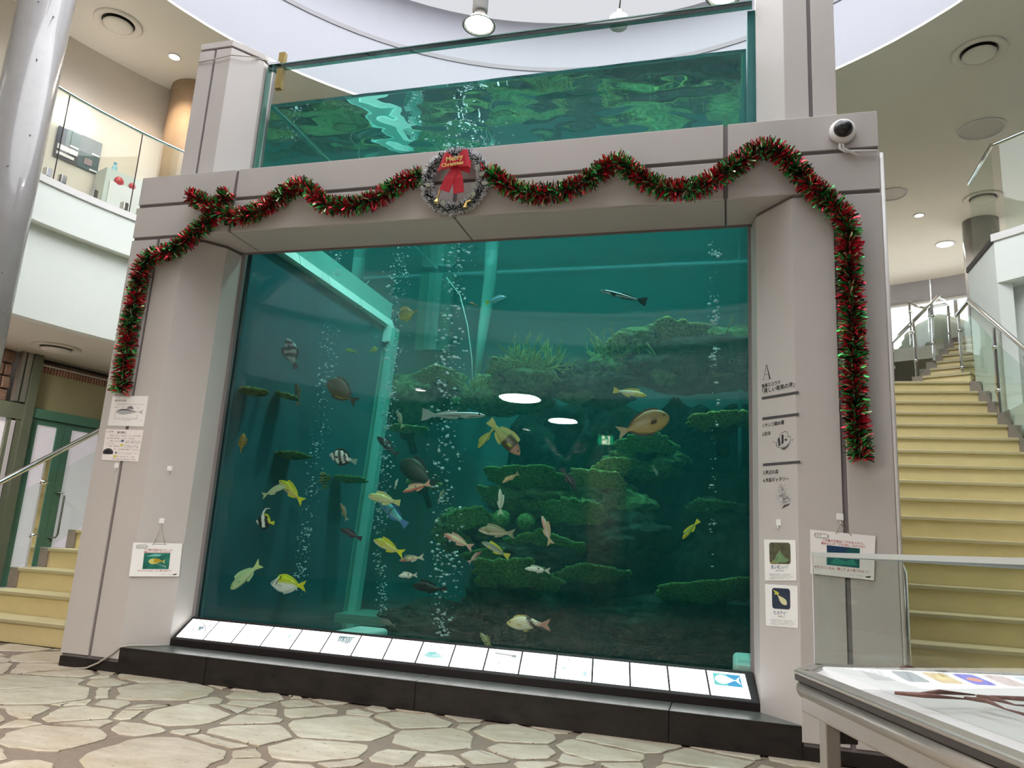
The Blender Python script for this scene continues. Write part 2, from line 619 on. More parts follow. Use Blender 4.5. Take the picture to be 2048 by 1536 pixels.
# ---- upper ceiling with the round opening, drum above it
ceil = arc_prism(MB(), 4.69, 12.6, 0, 360, 6.5, 6.53, 96).build('ceiling', 'ceil')
tag(ceil, 'beige upper ceiling with a large round opening', None, None, 'structure')
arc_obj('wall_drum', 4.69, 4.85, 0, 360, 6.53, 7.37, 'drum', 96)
arc_obj('trim_1', 4.675, 4.85, 0, 360, 7.37, 7.43, mat('groove_shade_grey', srgb(150, 148, 150), .7), 96)  # ring stands proud; its grey imitates the shade of a groove
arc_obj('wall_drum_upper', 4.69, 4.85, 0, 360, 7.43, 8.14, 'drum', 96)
arc_obj('ceiling_skylight', 0.02, 5.0, 0, 360, 8.14, 8.2, emit_mat('lit_skylight_panel', (.94, .95, 1.0), .36), 96)
# ---- outer wall of the hall, window band towards the stair
arc_obj('wall_outer', 12.4, 12.6, 82, 402, 0, 6.5, 'white_wall', 80)
arc_obj('wall_sill', 12.4, 12.6, 42, 82, 0, 4.3, 'white_wall', 12)
# ---- first-floor gallery on the left and behind
arc_obj('trim_2', 5.05, 5.22, 146, 330, 3.71, 4.10, 'white_wall', 60)
arc_obj('trim_3', 5.03, 5.24, 146, 330, 4.10, 4.17, 'white', 60)
arc_obj('wall_fascia', 5.16, 5.3, 146, 330, 2.80, 3.71, 'white_wall', 60)
arc_obj('ceiling_lower', 5.3, 12.4, 146, 330, 2.80, 2.9, 'ceil', 60)
arc_obj('floor_gallery', 5.22, 12.4, 146, 330, 3.95, 4.05, 'ceil', 60)
arc_obj('wall_gallery', 6.31, 6.45, 146, 235, 4.05, 6.5, 'gal_wall', 36)
# ---- right-hand gallery: curb, fascia and stair wall
wr = MB()
R_ = 5.91
arc_prism(wr, R_, R_ + 0.16, 6, 46.0, 3.97, 4.44, 24)
wr.build('wall_right', 'white_wall')['kind'] = 'structure'
arc_obj('trim_4', R_ - 0.02, R_ + 0.2, 6, 46.2, 4.44, 4.52, 'white', 24)
arc_obj('ceiling_right', R_ + 0.1, 12.4, 6, 46.0, 3.965, 4.0, 'white_wall', 20)
arc_obj('wall_right_lower', R_ + 0.25, R_ + 0.4, 6, 47.5, 0, 3.964, 'white_wall', 20)
p0 = polar(R_, R2D(46), 0)
sw = MB()
sw.prism([(7.0, p0.y), (7.14, p0.y), (7.14, 5.36), (7.0, 5.36)], 2.6, 4.44)
sw.build('wall_stair', 'white_wall')['kind'] = 'structure'
sw = MB().box(6.985, 7.16, p0.y, 5.37, 4.44, 4.50)
sw.build('trim_5', 'bar_grey')['kind'] = 'structure'
sw = MB().box(7.02, 7.14, 0.2, 5.36, 0, 2.6)
sw.build('wall_stair_lower', 'white_wall')['kind'] = 'structure'

# ---- window behind the stair: panes, mullions and roller blind
win = arc_prism(MB(), 12.48, 12.5, 42, 82, 4.3, 6.5, 12).build('window_1', 'win_glass')
tag(win, 'bright daylight window band above the stair', None, None, 'structure')
mu = MB()
for a in (44, 56, 63.5, 70.5, 80):
    q = polar(12.46, R2D(a), 0)
    mu = MB()
    mu.box(q.x - 0.03, q.x + 0.03, q.y - 0.03, q.y + 0.03, 4.3, 6.5)
    mu.build('window_frame', 'alu', win)
for a0, a1 in ((42, 56), (56.1, 65.2), (65.3, 82)):
    bl = arc_prism(MB(), 12.3, 12.33, a0, a1, 6.06, 6.498, 8).build('blind', 'blind', win)
    arc_prism(MB(), 12.27, 12.34, a0, a1, 6.02, 6.06, 8).build('bottom_bar', 'white', bl)
# landscape seen outside: a pale far slope
out = MB()
for i in range(24):
    a = 40 + i * 1.9
    p = polar(26 + 3 * math.sin(i * 1.7), R2D(a), 0)
    h = 5.4 + 0.9 * math.sin(i * 0.9) + 0.5 * math.sin(i * 2.3)
    out.sphere((p.x, p.y, 2.2), 2.6, 10, 6, sc=(1, 1, h / 4.2))
o = out.build('hillside', mat('pale_hillside', srgb(196, 214, 200), 0.9, 0, 0.2, 2), smooth=True)
o['kind'] = 'structure'

# ---- storefront under the left gallery
SP, SQ = Vector((-3.667, 2.175, 0)), Vector((-3.427, 3.413, 0))
sd = (SQ - SP).normalized()
sn = Vector((sd.y, -sd.x, 0))          # towards the hall
def sbox(mb, s0, s1, z0, z1, n0, n1, mi=0):
    c = SP + sd * ((s0 + s1) / 2) + sn * ((n0 + n1) / 2) + Vector((0, 0, (z0 + z1) / 2))
    return mb.obox(c, sd * ((s1 - s0) / 2), sn * ((n1 - n0) / 2), Vector((0, 0, (z1 - z0) / 2)), mi)
door = thing('door_1', SP, 'green framed double door with frosted panes under the gallery', None, None, 'structure')
sbox(MB(), 0.36, 2.6, 2.07, 2.18, 0, 0.10).build('head_rail', 'green_frame', door)
def leaf(s0, s1, handle):
    l = sbox(MB(), s0, s1, 2.0, 2.065, 0.02, 0.07)
    sbox(l, s0, s0 + 0.09, 0.0, 2.0, 0.02, 0.07)
    sbox(l, s1 - 0.09, s1, 0.0, 2.0, 0.02, 0.07)
    sbox(l, s0 + 0.09, s1 - 0.09, 0.0, 0.2, 0.02, 0.07)
    lo = l.build('door_leaf', 'green_frame', door)
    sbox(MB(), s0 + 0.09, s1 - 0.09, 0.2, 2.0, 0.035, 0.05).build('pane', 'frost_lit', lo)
    if handle is not None:
        c = SP + sd * handle
        hp = [c + sn * 0.06 + Vector((0, 0, 1.24)), c + sn * 0.13 + Vector((0, 0, 1.24)) + sd * 0.06, c + sn * 0.14 + sd * 0.07 + Vector((0, 0, 1.2)),
              c + sn * 0.14 + sd * 0.07 + Vector((0, 0, 0.76)), c + sn * 0.13 + sd * 0.06 + Vector((0, 0, 0.72)), c + sn * 0.06 + Vector((0, 0, 0.72))]
        MB().tube(hp, 0.013, 8).build('handle', 'chrome', lo, smooth=True)
leaf(0.38, 0.80, None)
leaf(0.805, 1.62, 0.83)
leaf(1.63, 2.45, None)
fr = thing('window_2', SP, 'olive framed shopfront glazing under the gallery', None, None, 'structure')
sbox(MB(), 0.27, 0.37, 0, 2.8, -0.02, 0.12).build('mullion', 'greenbrown', fr)
sbox(MB(), 0.14, 0.18, 2.22, 2.8, 0.02, 0.10).build('mullion', 'alu', fr)
sbox(MB(), 0.20, 0.26, 2.22, 2.8, 0.02, 0.10).build('mullion', 'alu', fr)
sbox(MB(), -2.6, 0.27, 2.02, 2.2, -0.02, 0.10).build('transom', 'greenbrown', fr)
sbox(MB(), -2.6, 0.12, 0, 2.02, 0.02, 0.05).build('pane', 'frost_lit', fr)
sbox(MB(), 0.12, 0.16, 0.0, 2.02, 0.0, 0.09).build('frame', 'greenbrown', fr)
sbox(MB(), 0.16, 0.20, 0.75, 2.0, 0.03, 0.10).build('frame', 'frost', fr)
sbox(MB(), 0.20, 0.27, 0.0, 2.02, 0.0, 0.09).build('frame', 'greenbrown', fr)
sbox(MB(), 0.37, 2.6, 2.18, 2.62, -0.03, 0.02).build('board', 'beige_board', fr)
cg = MB()
for i in range(60):
    sbox(cg, 0.37 + i * 0.037, 0.37 + i * 0.037 + 0.02, 2.6, 2.8, -0.02, 0.0)
sbox(cg, 0.37, 2.6, 2.6, 2.8, -0.04, -0.02)
cg.build('corrugated_board', mat('pink_corrugated', srgb(196, 150, 132), 0.6), fr)
sbox(MB(), 0.42, 1.4, 2.70, 2.715, 0.0, 0.03).build('rail', 'white', fr)
sbox(MB(), 0.37, 2.6, 2.745, 2.765, 0.0, 0.04).build('rail', 'black', fr)
sbox(MB(), 0.37, 2.6, 2.775, 2.8, 0.0, 0.05).build('rail', 'alu', fr)
ms = mat('brown_rockwork', srgb(150, 118, 100), 0.8, 0, 0.4, 9, 0.4, 30)
rr = random.Random(5)
for iz in range(4):
    s0 = -1.6 + rr.uniform(0, 0.2)
    while s0 < 0.12:
        wdt = rr.uniform(0.14, 0.26)
        b = sbox(MB(), s0, min(s0 + wdt - 0.012, 0.135), 2.21 + iz * 0.148, 2.21 + iz * 0.148 + 0.138, -0.10, -0.04 + rr.uniform(0, 0.03))
        bevel(b.build('rock_block', ms, fr), 0.02)
        s0 += wdt
sbox(MB(), -2.6, 0.14, 2.2, 2.8, -0.14, -0.10).build('mortar', 'joint', fr)
wl = sbox(MB(), -8, -2.6, 0, 2.8, -0.05, 0.05)
sbox(wl, 2.45, 4.5, 0, 2.8, -0.05, 0.05)
wl.build('wall_left', 'white_wall')['kind'] = 'structure'

# ---- columns
def column(name, x, y, r, z0, z1, m, label):
    c = MB().lathe([(r, 0), (r, z1 - z0)], (x, y, z0), 40).build(name, m, smooth=False)
    me = c.data
    for p in me.polygons:
        p.use_smooth = len(p.vertices) == 4
    tag(c, label, 'column')
    return c
cl = column('column', -1.553, 0.173, 0.209, 0, 6.5, 'concrete', 'polished grey concrete column cut by the left picture edge')
rr = random.Random(9)
for k in range(16):
    a = R2D(-100 + rr.uniform(0, 120))
    z = rr.uniform(2.2, 6.3)
    q = Vector((-1.553 + 0.2095 * math.cos(a), 0.173 + 0.2095 * math.sin(a), z))
    MB().sphere(q, 0.0065, 8, 5, sc=(1, 1, 1.3)).build('pit', 'ink_grey', cl)
column('column', -2.43, 3.12, 0.34, 4.05, 6.5, 'brown_conc', 'brown concrete column at the end of the cream gallery wall')
column('column', 8.17, 8.66, 0.26, 4.25, 6.5, 'concrete', 'slim grey column behind the glass of the white gallery')
# lobby pillar behind the viewer, mirrored in the tank glass
# ================================================================== TANK SURROUND
W = 5.066
XA, XB, XC = 0.468, 0.655, 0.687
YB, YG = 0.229, 0.3955
ZT, Z1, Z2 = 3.4917, 3.2586, 3.0105
J1, J2, J3 = 0.832, W / 2, W - 0.832
K1 = 0.2358
ZB, ZP = 0.0624, 0.1604
G = 0.013
portal = thing('tank_surround', (W / 2, 0.2, 0), 'grey panelled portal framing the big aquarium window', 'tank surround')
mir = lambda poly: [(W - x, y) for x, y in reversed(poly)]
# lintel cladding
for z0, z1 in ((Z2 + 0.0, Z1 - G), (Z1 + G, ZT)):
    for x0, x1 in ((0, J1 - G), (J1 + G, J2 - G), (J2 + G, J3 - G), (J3 + G, W)):
        bevel(MB().box(x0, x1, 0, 0.03, z0, z1).build('lintel_panel', 'panel', portal), 0.003)
# soffit panels
for x0, x1 in ((0, J1 - 0.006), (J1 + 0.006, J2 - 0.006), (J2 + 0.006, J3 - 0.006), (J3 + 0.006, W)):
    MB().box(x0, x1, 0.03, YG - 0.002, Z2, Z2 + 0.02).build('soffit_panel', 'panel', portal)
MB().box(0.004, W - 0.004, 0.014, YG - 0.002, Z2 + 0.015, ZT - 0.004).build('lintel_core', 'joint', portal)
MB().box(0.0, W, 0.03, YG - 0.002, ZT - 0.004, ZT).build('lintel_cap', 'panel', portal)
# piers
ZJ = Z2 - 0.024
for mm in (False, True):
    f = mir if mm else (lambda p: p)
    bevel(MB().prism(f([(0, 0), (K1 - G, 0), (K1 - G, 0.05), (0, 0.62)]), ZB + 0.02, ZJ).build('pier_panel', 'panel', portal), 0.003)
    bevel(MB().prism(f([(K1 + G, 0), (XA, 0), (XB, YB), (XC - 0.004, YG), (XC - 0.004, YG + 0.03), (K1 + G, 0.3)]), ZB + 0.02, ZJ).build('pier_panel', 'panel', portal), 0.003)
    MB().prism(f([(0.006, 0.014), (XA - 0.006, 0.014), (XB - 0.008, YB + 0.012), (XC - 0.012, YG + 0.02), (0.5, 0.62), (0.006, 0.62)]), 0.0, Z2).build('pier_core', 'joint', portal)
    MB().prism(f([(XC - 0.006, YG - 0.014), (XC + 0.012, YG - 0.002), (XC + 0.012, YG + 0.03), (XC - 0.006, YG + 0.03)]), ZP, Z2).build('glazing_bead', 'joint', portal)
    MB().prism(f([(0, 0.004), (XA, 0.004), (XA, 0.2), (0, 0.62)]), 0.0, ZB).build('base_strip', 'base_dark', portal)
MB().box(XC, W - XC, YG - 0.012, YG, Z2 - 0.014, Z2).build('glazing_bead', 'joint', portal)
# upper piers on the lintel
for mm, zt in ((False, 4.655), (True, 5.6)):
    f = mir if mm else (lambda p: p)
    bevel(MB().prism(f([(0.189, 0.158), (0.334 - 0.011, 0.158), (0.334 - 0.011, 0.3), (0.189, 0.55)]), ZT, zt).build('upper_pier_panel', 'panel', portal), 0.003)
    bevel(MB().prism(f([(0.334 + 0.011, 0.158), (0.484, 0.158), (0.64, 0.371), (0.64, 0.5), (0.345, 0.5)]), ZT, zt).build('upper_pier_panel', 'panel', portal), 0.003)
    MB().prism(f([(0.195, 0.172), (0.48, 0.172), (0.63, 0.38), (0.63, 0.55), (0.195, 0.55)]), ZT, zt + 0.02).build('upper_pier_core', 'joint', portal)
    bevel(MB().prism(f([(0.189, 0.158), (0.484, 0.158), (0.64, 0.371), (0.64, 0.56), (0.189, 0.56)]), zt + 0.018, zt + 0.07).build('upper_pier_cap', 'panel', portal), 0.003)
# plinth of dark stone in four slabs
px = [XA, 1.13, J2, 3.95, W - XA]
for a, b in zip(px[:-1], px[1:]):
    d = MB()
    d.box(a + 0.002, b - 0.002, 0.0, YG - 0.02, 0, ZP - 0.004)
    pl = d.build('plinth_slab', 'base_dark', portal)
    bevel(MB().box(a + 0.002, b - 0.002, -0.004, YG - 0.02, ZP - 0.004, ZP).build('plinth_top', 'plinth_top', pl), 0.002)
# timber offcut and bracket clamped to the tank rim
wb = thing('wood_batten', (0.86, 0.42, 4.45), 'weathered wooden batten clamped to the tank rim', 'batten')
a = at(558, 108, 0.42)
b = at(566, 178, 0.42)
bevel(MB().obox((a + b) / 2, Vector((0.028, 0, 0)), Vector((0, 0.02, 0)), Vector((0, 0, (a.z - b.z) / 2))).build('board', 'wood', wb), 0.004)
MB().box(a.x - 0.06, a.x + 0.05, 0.38, 0.45, a.z - 0.12, a.z - 0.10).build('clamp', 'chrome', wb)
# cable over the upper pier
cb = MB().tube([at(397, 125, 0.15), at(430, 118, 0.14), at(462, 110, 0.14), at(500, 113, 0.24), at(520, 118, 0.34), at(536, 122, 0.40)], 0.005, 6).build('cable', 'rubber', smooth=True)
tag(cb, 'thin grey cable draped over the short upper pier', 'cable')

# ================================================================== BACKLIT FISH CARDS
rack = thing('card_light_box', (W / 2, 0.3, ZP), 'black sloping light box holding a row of fish cards under the tank', 'light box')
fz0, bz1 = ZP + 0.044, 0.340
f0, b0 = Vector((0, YB + 0.003, fz0)), Vector((0, YG - 0.004, bz1))
slope = (b0 - f0)
sl = slope.length
sdir = slope / sl
snrm = Vector((0, -sdir.z, sdir.y))
prof = [(YB + 0.003, ZP), (YB + 0.003, fz0), (YG - 0.004, bz1), (YG - 0.004, ZP)]
def xprism(mb, x0a, x1a, x0b, x1b, prof):
    """profile in Y,Z swept in X; front edge x0a..x1a and back edge x0b..x1b"""
    n = len(prof)
    y0, y1 = prof[0][0], prof[-1][0]
    L = [(x0a + (x0b - x0a) * (p[0] - y0) / (y1 - y0), p[0], p[1]) for p in prof]
    Rr = [(x1a + (x1b - x1a) * (p[0] - y0) / (y1 - y0), p[0], p[1]) for p in prof]
    fs = [(i, i + n, (i + 1) % n + n, (i + 1) % n) for i in range(n)] + [tuple(range(n)), tuple(range(2 * n - 1, n - 1, -1))]
    return mb.add(L + Rr, fs)
bevel(xprism(MB(), XB + 0.003, W - XB - 0.003, XC, W - XC, prof).build('housing', 'panel_frame', rack), 0.003)
cx0, cx1 = XC + 0.014, W - XC - 0.040
cw = (cx1 - cx0) / 17
card_marks = {0: 'sketch', 3: 'dot', 5: 'strokes', 6: 'dash', 8: 'teal', 10: 'dark', 11: 'dash', 12: 'faint', 16: 'photo'}
ic = {'c1': emit_mat('lit_print_grey', (0.62, 0.62, 0.64), 0.46), 'c2': emit_mat('lit_print_teal', (0.70, 0.95, 0.95), 0.46), 'c3': emit_mat('lit_print_dark', (0.20, 0.32, 0.34), 0.46),
      'c4': emit_mat('lit_print_blue', (0.10, 0.45, 0.75), 0.46), 'c5': emit_mat('lit_print_green', (0.22, 0.75, 0.70), 0.46)}
def fish_outline(n=22):
    pts = []
    for i in range(n + 1):
        u = i / n
        pts.append((u * 0.8, 0.17 * math.sin(math.pi * u ** 0.75) * (1 - 0.3 * u)))
    pts += [(0.86, 0.03), (1.0, 0.13), (0.95, 0.0), (1.0, -0.13), (0.86, -0.03)]
    for i in range(n, -1, -1):
        u = i / n
        pts.append((u * 0.8, -0.17 * math.sin(math.pi * u ** 0.75) * (1 - 0.3 * u)))
    return pts
cards = []
ORD = 'first second third fourth fifth sixth seventh eighth ninth tenth eleventh twelfth thirteenth fourteenth fifteenth sixteenth seventeenth'.split()
CARD_L = ['fish sketch', None, None, 'small grey dot', None, 'blue coral strokes', 'tiny dash', None, 'teal reef print', None, 'dark long fish', 'single tick', 'faint pale print', None, None, None, 'white fish on blue']
for i in range(17):
    x0, x1 = cx0 + i * cw + 0.0055, cx0 + (i + 1) * cw - 0.0055
    shf = (i + 0.5) / 17
    fx0 = XB + 0.03 + (x0 - cx0) * (W - 2 * XB - 0.072) / (cx1 - cx0)
    fx1 = XB + 0.03 + (x1 - cx0) * (W - 2 * XB - 0.072) / (cx1 - cx0)
    base = f0 + sdir * 0.020 + snrm * 0.003
    topp = f0 + sdir * (sl - 0.026) + snrm * 0.003
    A = [Vector((fx0, base.y, base.z)), Vector((fx1, base.y, base.z)), Vector((x1, topp.y, topp.z)), Vector((x0, topp.y, topp.z))]
    mk = CARD_L[i]
    lab = ('backlit white card with %s in the light box' % mk) if mk else 'blank backlit card under the tank, %s from the paper sheet pier' % ORD[i]
    c = thing('fish_card', (A[0] + A[2]) / 2, lab, 'card', 'backlit cards under the tank')
    MB().extr(A, -snrm * 0.002).build('sheet', 'card', c)
    def uv(u, v):
        return A[0].lerp(A[1], u).lerp(A[3].lerp(A[2], u), v) + snrm * 0.0006
    kind = card_marks.get(i)
    rr = random.Random(i)
    def blob(u, v, du, dv, m, n=12, nm='print'):
        MB().add([uv(u + du * math.cos(6.283 * k / n), v + dv * math.sin(6.283 * k / n)) for k in range(n)], [tuple(range(n))]).build(nm, m, c)
    def lines(segs, wd, m):
        mb = MB()
        for (u0, v0, u1, v1) in segs:
            p, q = uv(u0, v0), uv(u1, v1)
            t = (q - p).normalized().cross(snrm) * wd
            mb.add([p - t, q - t, q + t, p + t], [(0, 1, 2, 3)])
        o2 = mb.build('print', m, c)
        if len(segs) > 1:
            o2['kind'] = 'stuff'
    if kind == 'sketch':
        o_ = fish_outline()
        lines([(0.3 + .55 * o_[k][0], 0.6 + 1.6 * o_[k][1], 0.3 + .55 * o_[(k + 1) % len(o_)][0], 0.6 + 1.6 * o_[(k + 1) % len(o_)][1]) for k in range(len(o_))], 0.0036, ic['c1'])
        lines([(0.42 + rr.uniform(0, .3), 0.5 + rr.uniform(-.1, .2), 0.42 + rr.uniform(0, .3), 0.5 + rr.uniform(-.1, .2)) for _ in range(9)], 0.0036, ic['c3'])
    elif kind == 'dot':
        blob(0.75, 0.6, 0.06, 0.1, ic['c2'])
    elif kind == 'strokes':
        lines([(0.33 + 0.06 * k + rr.uniform(0, .02), 0.85, 0.36 + 0.055 * k, 0.5 + rr.uniform(0, .12)) for k in range(8)], 0.0048, ic['c3'])
        lines([(0.3, 0.86, 0.86, 0.86)], 0.004, ic['c3'])
        lines([(0.3, 0.8, 0.6, 0.83)], 0.004, ic['c3'])
    elif kind == 'dash':
        lines([(0.42, 0.74, 0.55, 0.8)], 0.003, ic['c1'])
    elif kind == 'teal':
        blob(0.42, 0.42, 0.28, 0.16, ic['c2'], nm='print')
        lines([(0.2 + rr.uniform(0, .4), 0.3 + rr.uniform(0, .3), 0.35 + rr.uniform(0, .4), 0.3 + rr.uniform(0, .3)) for _ in range(8)], 0.0035, ic['c5'])
        lines([(0.55, 0.8, 0.8, 0.85)], 0.004, ic['c1'])
        lines([(0.2, 0.86, 0.3, 0.86)], 0.004, ic['c1'])
    elif kind == 'dark':
        lines([(0.2, 0.82, 0.85, 0.76)], 0.007, ic['c1'])
        blob(0.8, 0.76, 0.08, 0.07, ic['c3'])
        lines([(0.2, 0.4, 0.27, 0.4), (0.33, 0.38, 0.45, 0.4), (0.6, 0.32, 0.75, 0.34)], 0.0035, ic['c1'])
    elif kind == 'faint':
        lines([(0.3, 0.85, 0.42, 0.85)], 0.0035, ic['c1'])
        blob(0.2, 0.45, 0.05, 0.07, ic['c2'])
        blob(0.82, 0.3, 0.06, 0.12, ic['c2'])
    elif kind == 'photo':
        P = [(0.14, 0.42), (0.86, 0.42), (0.86, 0.92), (0.14, 0.92)]
        n_ = 8
        for k in range(2):
            q = [(0.14 + 0.36 * k, 0.42), (0.5 + 0.36 * k, 0.42), (0.5 + 0.36 * k, 0.92), (0.14 + 0.36 * k, 0.92)]
            MB().add([uv(*z) for z in q], [(0, 1, 2, 3)]).build('photo_ground', ic['c5' if k == 0 else 'c4'], c)
        o_ = fish_outline()
        MB().add([uv(0.17 + .66 * z[0], 0.68 + 1.2 * z[1]) + snrm * 0.0004 for z in o_], [tuple(range(len(o_)))]).build('photo_fish', 'card', c)
    cards.append(c)

# ================================================================== STAIRS
RZ, TR, YS = 0.17, 0.27, 0.54
def staircase(name, x0, x1, gx0, gx1, label, n=18):
    st = thing(name, ((x0 + x1) / 2, YS, 0), label, 'staircase')
    for k in range(1, n + 1):
        y0 = YS + (k - 1) * TR
        y1 = y0 + TR + (0.02 if k < n else 1.2)
        s_ = MB().box(x0, x1, y0, y1, (k - 1) * RZ - (0.1 if k > 1 else 0), k * RZ - 0.03).build('step', 'step', st)
        bevel(MB().box(x0, x1, y0 - 0.022, y1 - 0.02, k * RZ - 0.03, k * RZ).build('tread', 'nosing', s_), 0.006)
        bevel(MB().box(gx0, gx1, y0 - 0.012, y0 + TR - 0.004, (k - 1) * RZ, k * RZ + (0.0)).build('granite_block', 'granite', s_), 0.005)
    return st
st_r = staircase('staircase', 5.075, 6.87, 6.87, 6.99, 'cream stone stairs rising on the far side of the sign pier')
st_l = staircase('staircase', -1.66, 0.3, -1.76, -1.66, 'cream stone stairs half hidden behind the pier with the paper sheets', 12)
# second flight, turned to the right beyond the landing
f2 = thing('upper_staircase', (6.7, 5.5, 3.06), 'short upper flight of cream steps turning towards the bright window', 'staircase')
u2, v2 = Vector((0.437, 0.90, 0)).normalized(), Vector((0.90, -0.437, 0)).normalized()
e0 = Vector((6.51, 5.59, 0))
for k in range(19, 26):
    c0 = e0 + u2 * ((k - 19) * 0.355)
    def fb(s0, s1, t0, t1, z0, z1):
        c = c0 + v2 * ((s0 + s1) / 2) + u2 * ((t0 + t1) / 2) + Vector((0, 0, (z0 + z1) / 2))
        return MB().obox(c, v2 * ((s1 - s0) / 2), u2 * ((t1 - t0) / 2), Vector((0, 0, (z1 - z0) / 2)))
    wd_ = .5 + .18 * (k - 19)
    s_ = fb(0, wd_, 0, 0.37, (k - 1) * RZ - 0.05, k * RZ - 0.03).build('step', 'step', f2)
    fb(0, wd_, -0.02, 0.36, k * RZ - 0.03, k * RZ).build('tread', 'nosing', s_)
    fb(-0.12, 0, -0.012, 0.36, (k - 1) * RZ, k * RZ).build('granite_block', 'granite', s_)
upf = MB().prism([tuple((e0 + u2 * 2.4 + v2 * -5)[:2]), tuple((e0 + u2 * 2.4 + v2 * 4)[:2]), tuple((e0 + u2 * 7 + v2 * 4)[:2]), tuple((e0 + u2 * 7 + v2 * -5)[:2])], 4.05, 4.25)
upf.build('floor_upper', 'ceil')['kind'] = 'structure'
lw_ = MB()
lw_.prism([(4.4, 6.75), (6.35, 6.75), (6.35, 6.9), (4.4, 6.9)], 0, 3.9)
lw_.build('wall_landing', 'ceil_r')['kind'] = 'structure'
lf = MB().box(4.4, 7.0, 5.2, 6.75, 2.86, 2.95)
lf.build('floor_landing', 'step')['kind'] = 'structure'

# ---- balustrades
def rail_thing(name, label, railpts, posts, glass, rr_=0.024, group=None):
    base = Vector(posts[0][0])
    t = thing(name, base, label, 'balustrade', group)
    MB().tube(railpts, rr_, 12).build('handrail', 'chrome', t, smooth=True)
    for a, b in posts:
        a, b = Vector(a), Vector(b)
        p = MB().obox((a + b) / 2, Vector((0.012, 0, 0)), Vector((0, 0.022, 0)), (b - a) / 2).build('post', 'chrome', t)
        for fr_ in (0.3, 0.78):
            q = a.lerp(b, fr_)
            MB().lathe([(0.0, -0.035), (0.02, -0.035), (0.022, 0.0), (0.02, 0.035), (0.0, 0.035)], (q.x, q.y, q.z), 10, axis='y').build('clamp', 'chrome', p, smooth=True)
    for quad in glass:
        a, b, c, d = [Vector(q) for q in quad]
        n = (b - a).cross(d - a).normalized() * 0.005
        g = MB().extr([a, b, c, d], n).build('glass_panel', 'glass', t)
    return t
sz = lambda Y: RZ * (1 + (Y - YS) / TR)
# left stair
X = -1.71
rail_thing('stair_balustrade', 'chrome handrail and glass along the stairs near the green doors',
           [(X, 0.2, 0.95), (X, 0.5, sz(0.5) + 0.90), (X, 4.2, sz(4.2) + 0.90)],
           [((X, Y, max(0, sz(Y) - 0.10)), (X, Y, sz(Y) + 0.885)) for Y in (1.2, 2.35, 3.5)],
           [[(X, 0.35, 0.16), (X, 1.16, sz(1.16) - 0.02), (X, 1.16, sz(1.16) + 0.70), (X, 0.35, sz(0.35) + 0.70)],
            [(X, 1.24, sz(1.24) - 0.02), (X, 2.31, sz(2.31) - 0.02), (X, 2.31, sz(2.31) + 0.70), (X, 1.24, sz(1.24) + 0.70)],
            [(X, 2.39, sz(2.39) - 0.02), (X, 3.46, sz(3.46) - 0.02), (X, 3.46, sz(3.46) + 0.70), (X, 2.39, sz(2.39) + 0.70)]])
# right stair
X = 6.93
rail_thing('stair_balustrade', 'chrome handrail and green glass along the stairs under the white gallery',
           [(X, 0.3, 1.0), (X, 0.6, sz(0.6) + 0.88), (X, 5.16, 4.03), (6.95, 5.7, 4.03)],
           [((X, Y, sz(Y) - 0.1), (X, Y, sz(Y) + 0.86)) for Y in (3.62, 4.42)] + [((6.95, 5.66, 3.06), (6.95, 5.66, 4.02))],
           [[(X, 2.9, sz(2.9) - 0.02), (X, 3.58, sz(3.58) - 0.02), (X, 3.58, sz(3.58) + 0.72), (X, 2.9, sz(2.9) + 0.72)],
            [(X, 3.66, sz(3.66) - 0.02), (X, 4.38, sz(4.38) - 0.02), (X, 4.38, sz(4.38) + 0.72), (X, 3.66, sz(3.66) + 0.72)],
            [(X, 4.46, sz(4.46) - 0.02), (X, 5.14, 3.1), (X, 5.14, 3.06 + 0.78), (X, 4.46, sz(4.46) + 0.72)],
            [(6.94, 5.2, 3.1), (6.95, 5.64, 3.1), (6.95, 5.64, 3.86), (6.94, 5.2, 3.86)]])
# flight two, chrome rail towards the window
e = lambda k, s=-0.06: e0 + u2 * ((k - 19) * 0.355) + v2 * s + Vector((0, 0, k * RZ))
st0 = Vector((5.95, 5.5, 3.06))
H = Vector((0, 0, 0.88))
rail_thing('landing_balustrade', 'bright chrome rail with glass climbing beside the upper flight',
           [at(1772, 697, 5.25), at(1877, 592, 6.6), at(1896, 607, 7.6), at(1850, 616, 8.2), at(1832, 613, 8.4), at(1818, 604, 8.3)],
           [(at(1787, 757, 5.35), at(1784, 686, 5.35)), (at(1834, 757, 5.75), at(1826, 640, 5.75)), (at(1868, 722, 6.2), at(1863, 608, 6.2)), (at(1900, 690, 7.4), at(1896, 612, 7.4)), (at(1860, 690, 8.0), at(1858, 616, 8.0)), (at(1822, 690, 8.3), at(1819, 608, 8.3))],
           [[at(1790, 757, 5.35), at(1832, 757, 5.75), at(1827, 660, 5.75), at(1787, 702, 5.35)],
            [at(1838, 752, 5.78), at(1866, 722, 6.18), at(1862, 620, 6.18), at(1831, 656, 5.78)],
            [at(1872, 716, 6.25), at(1897, 692, 7.3), at(1893, 622, 7.3), at(1867, 615, 6.25)]], 0.022)
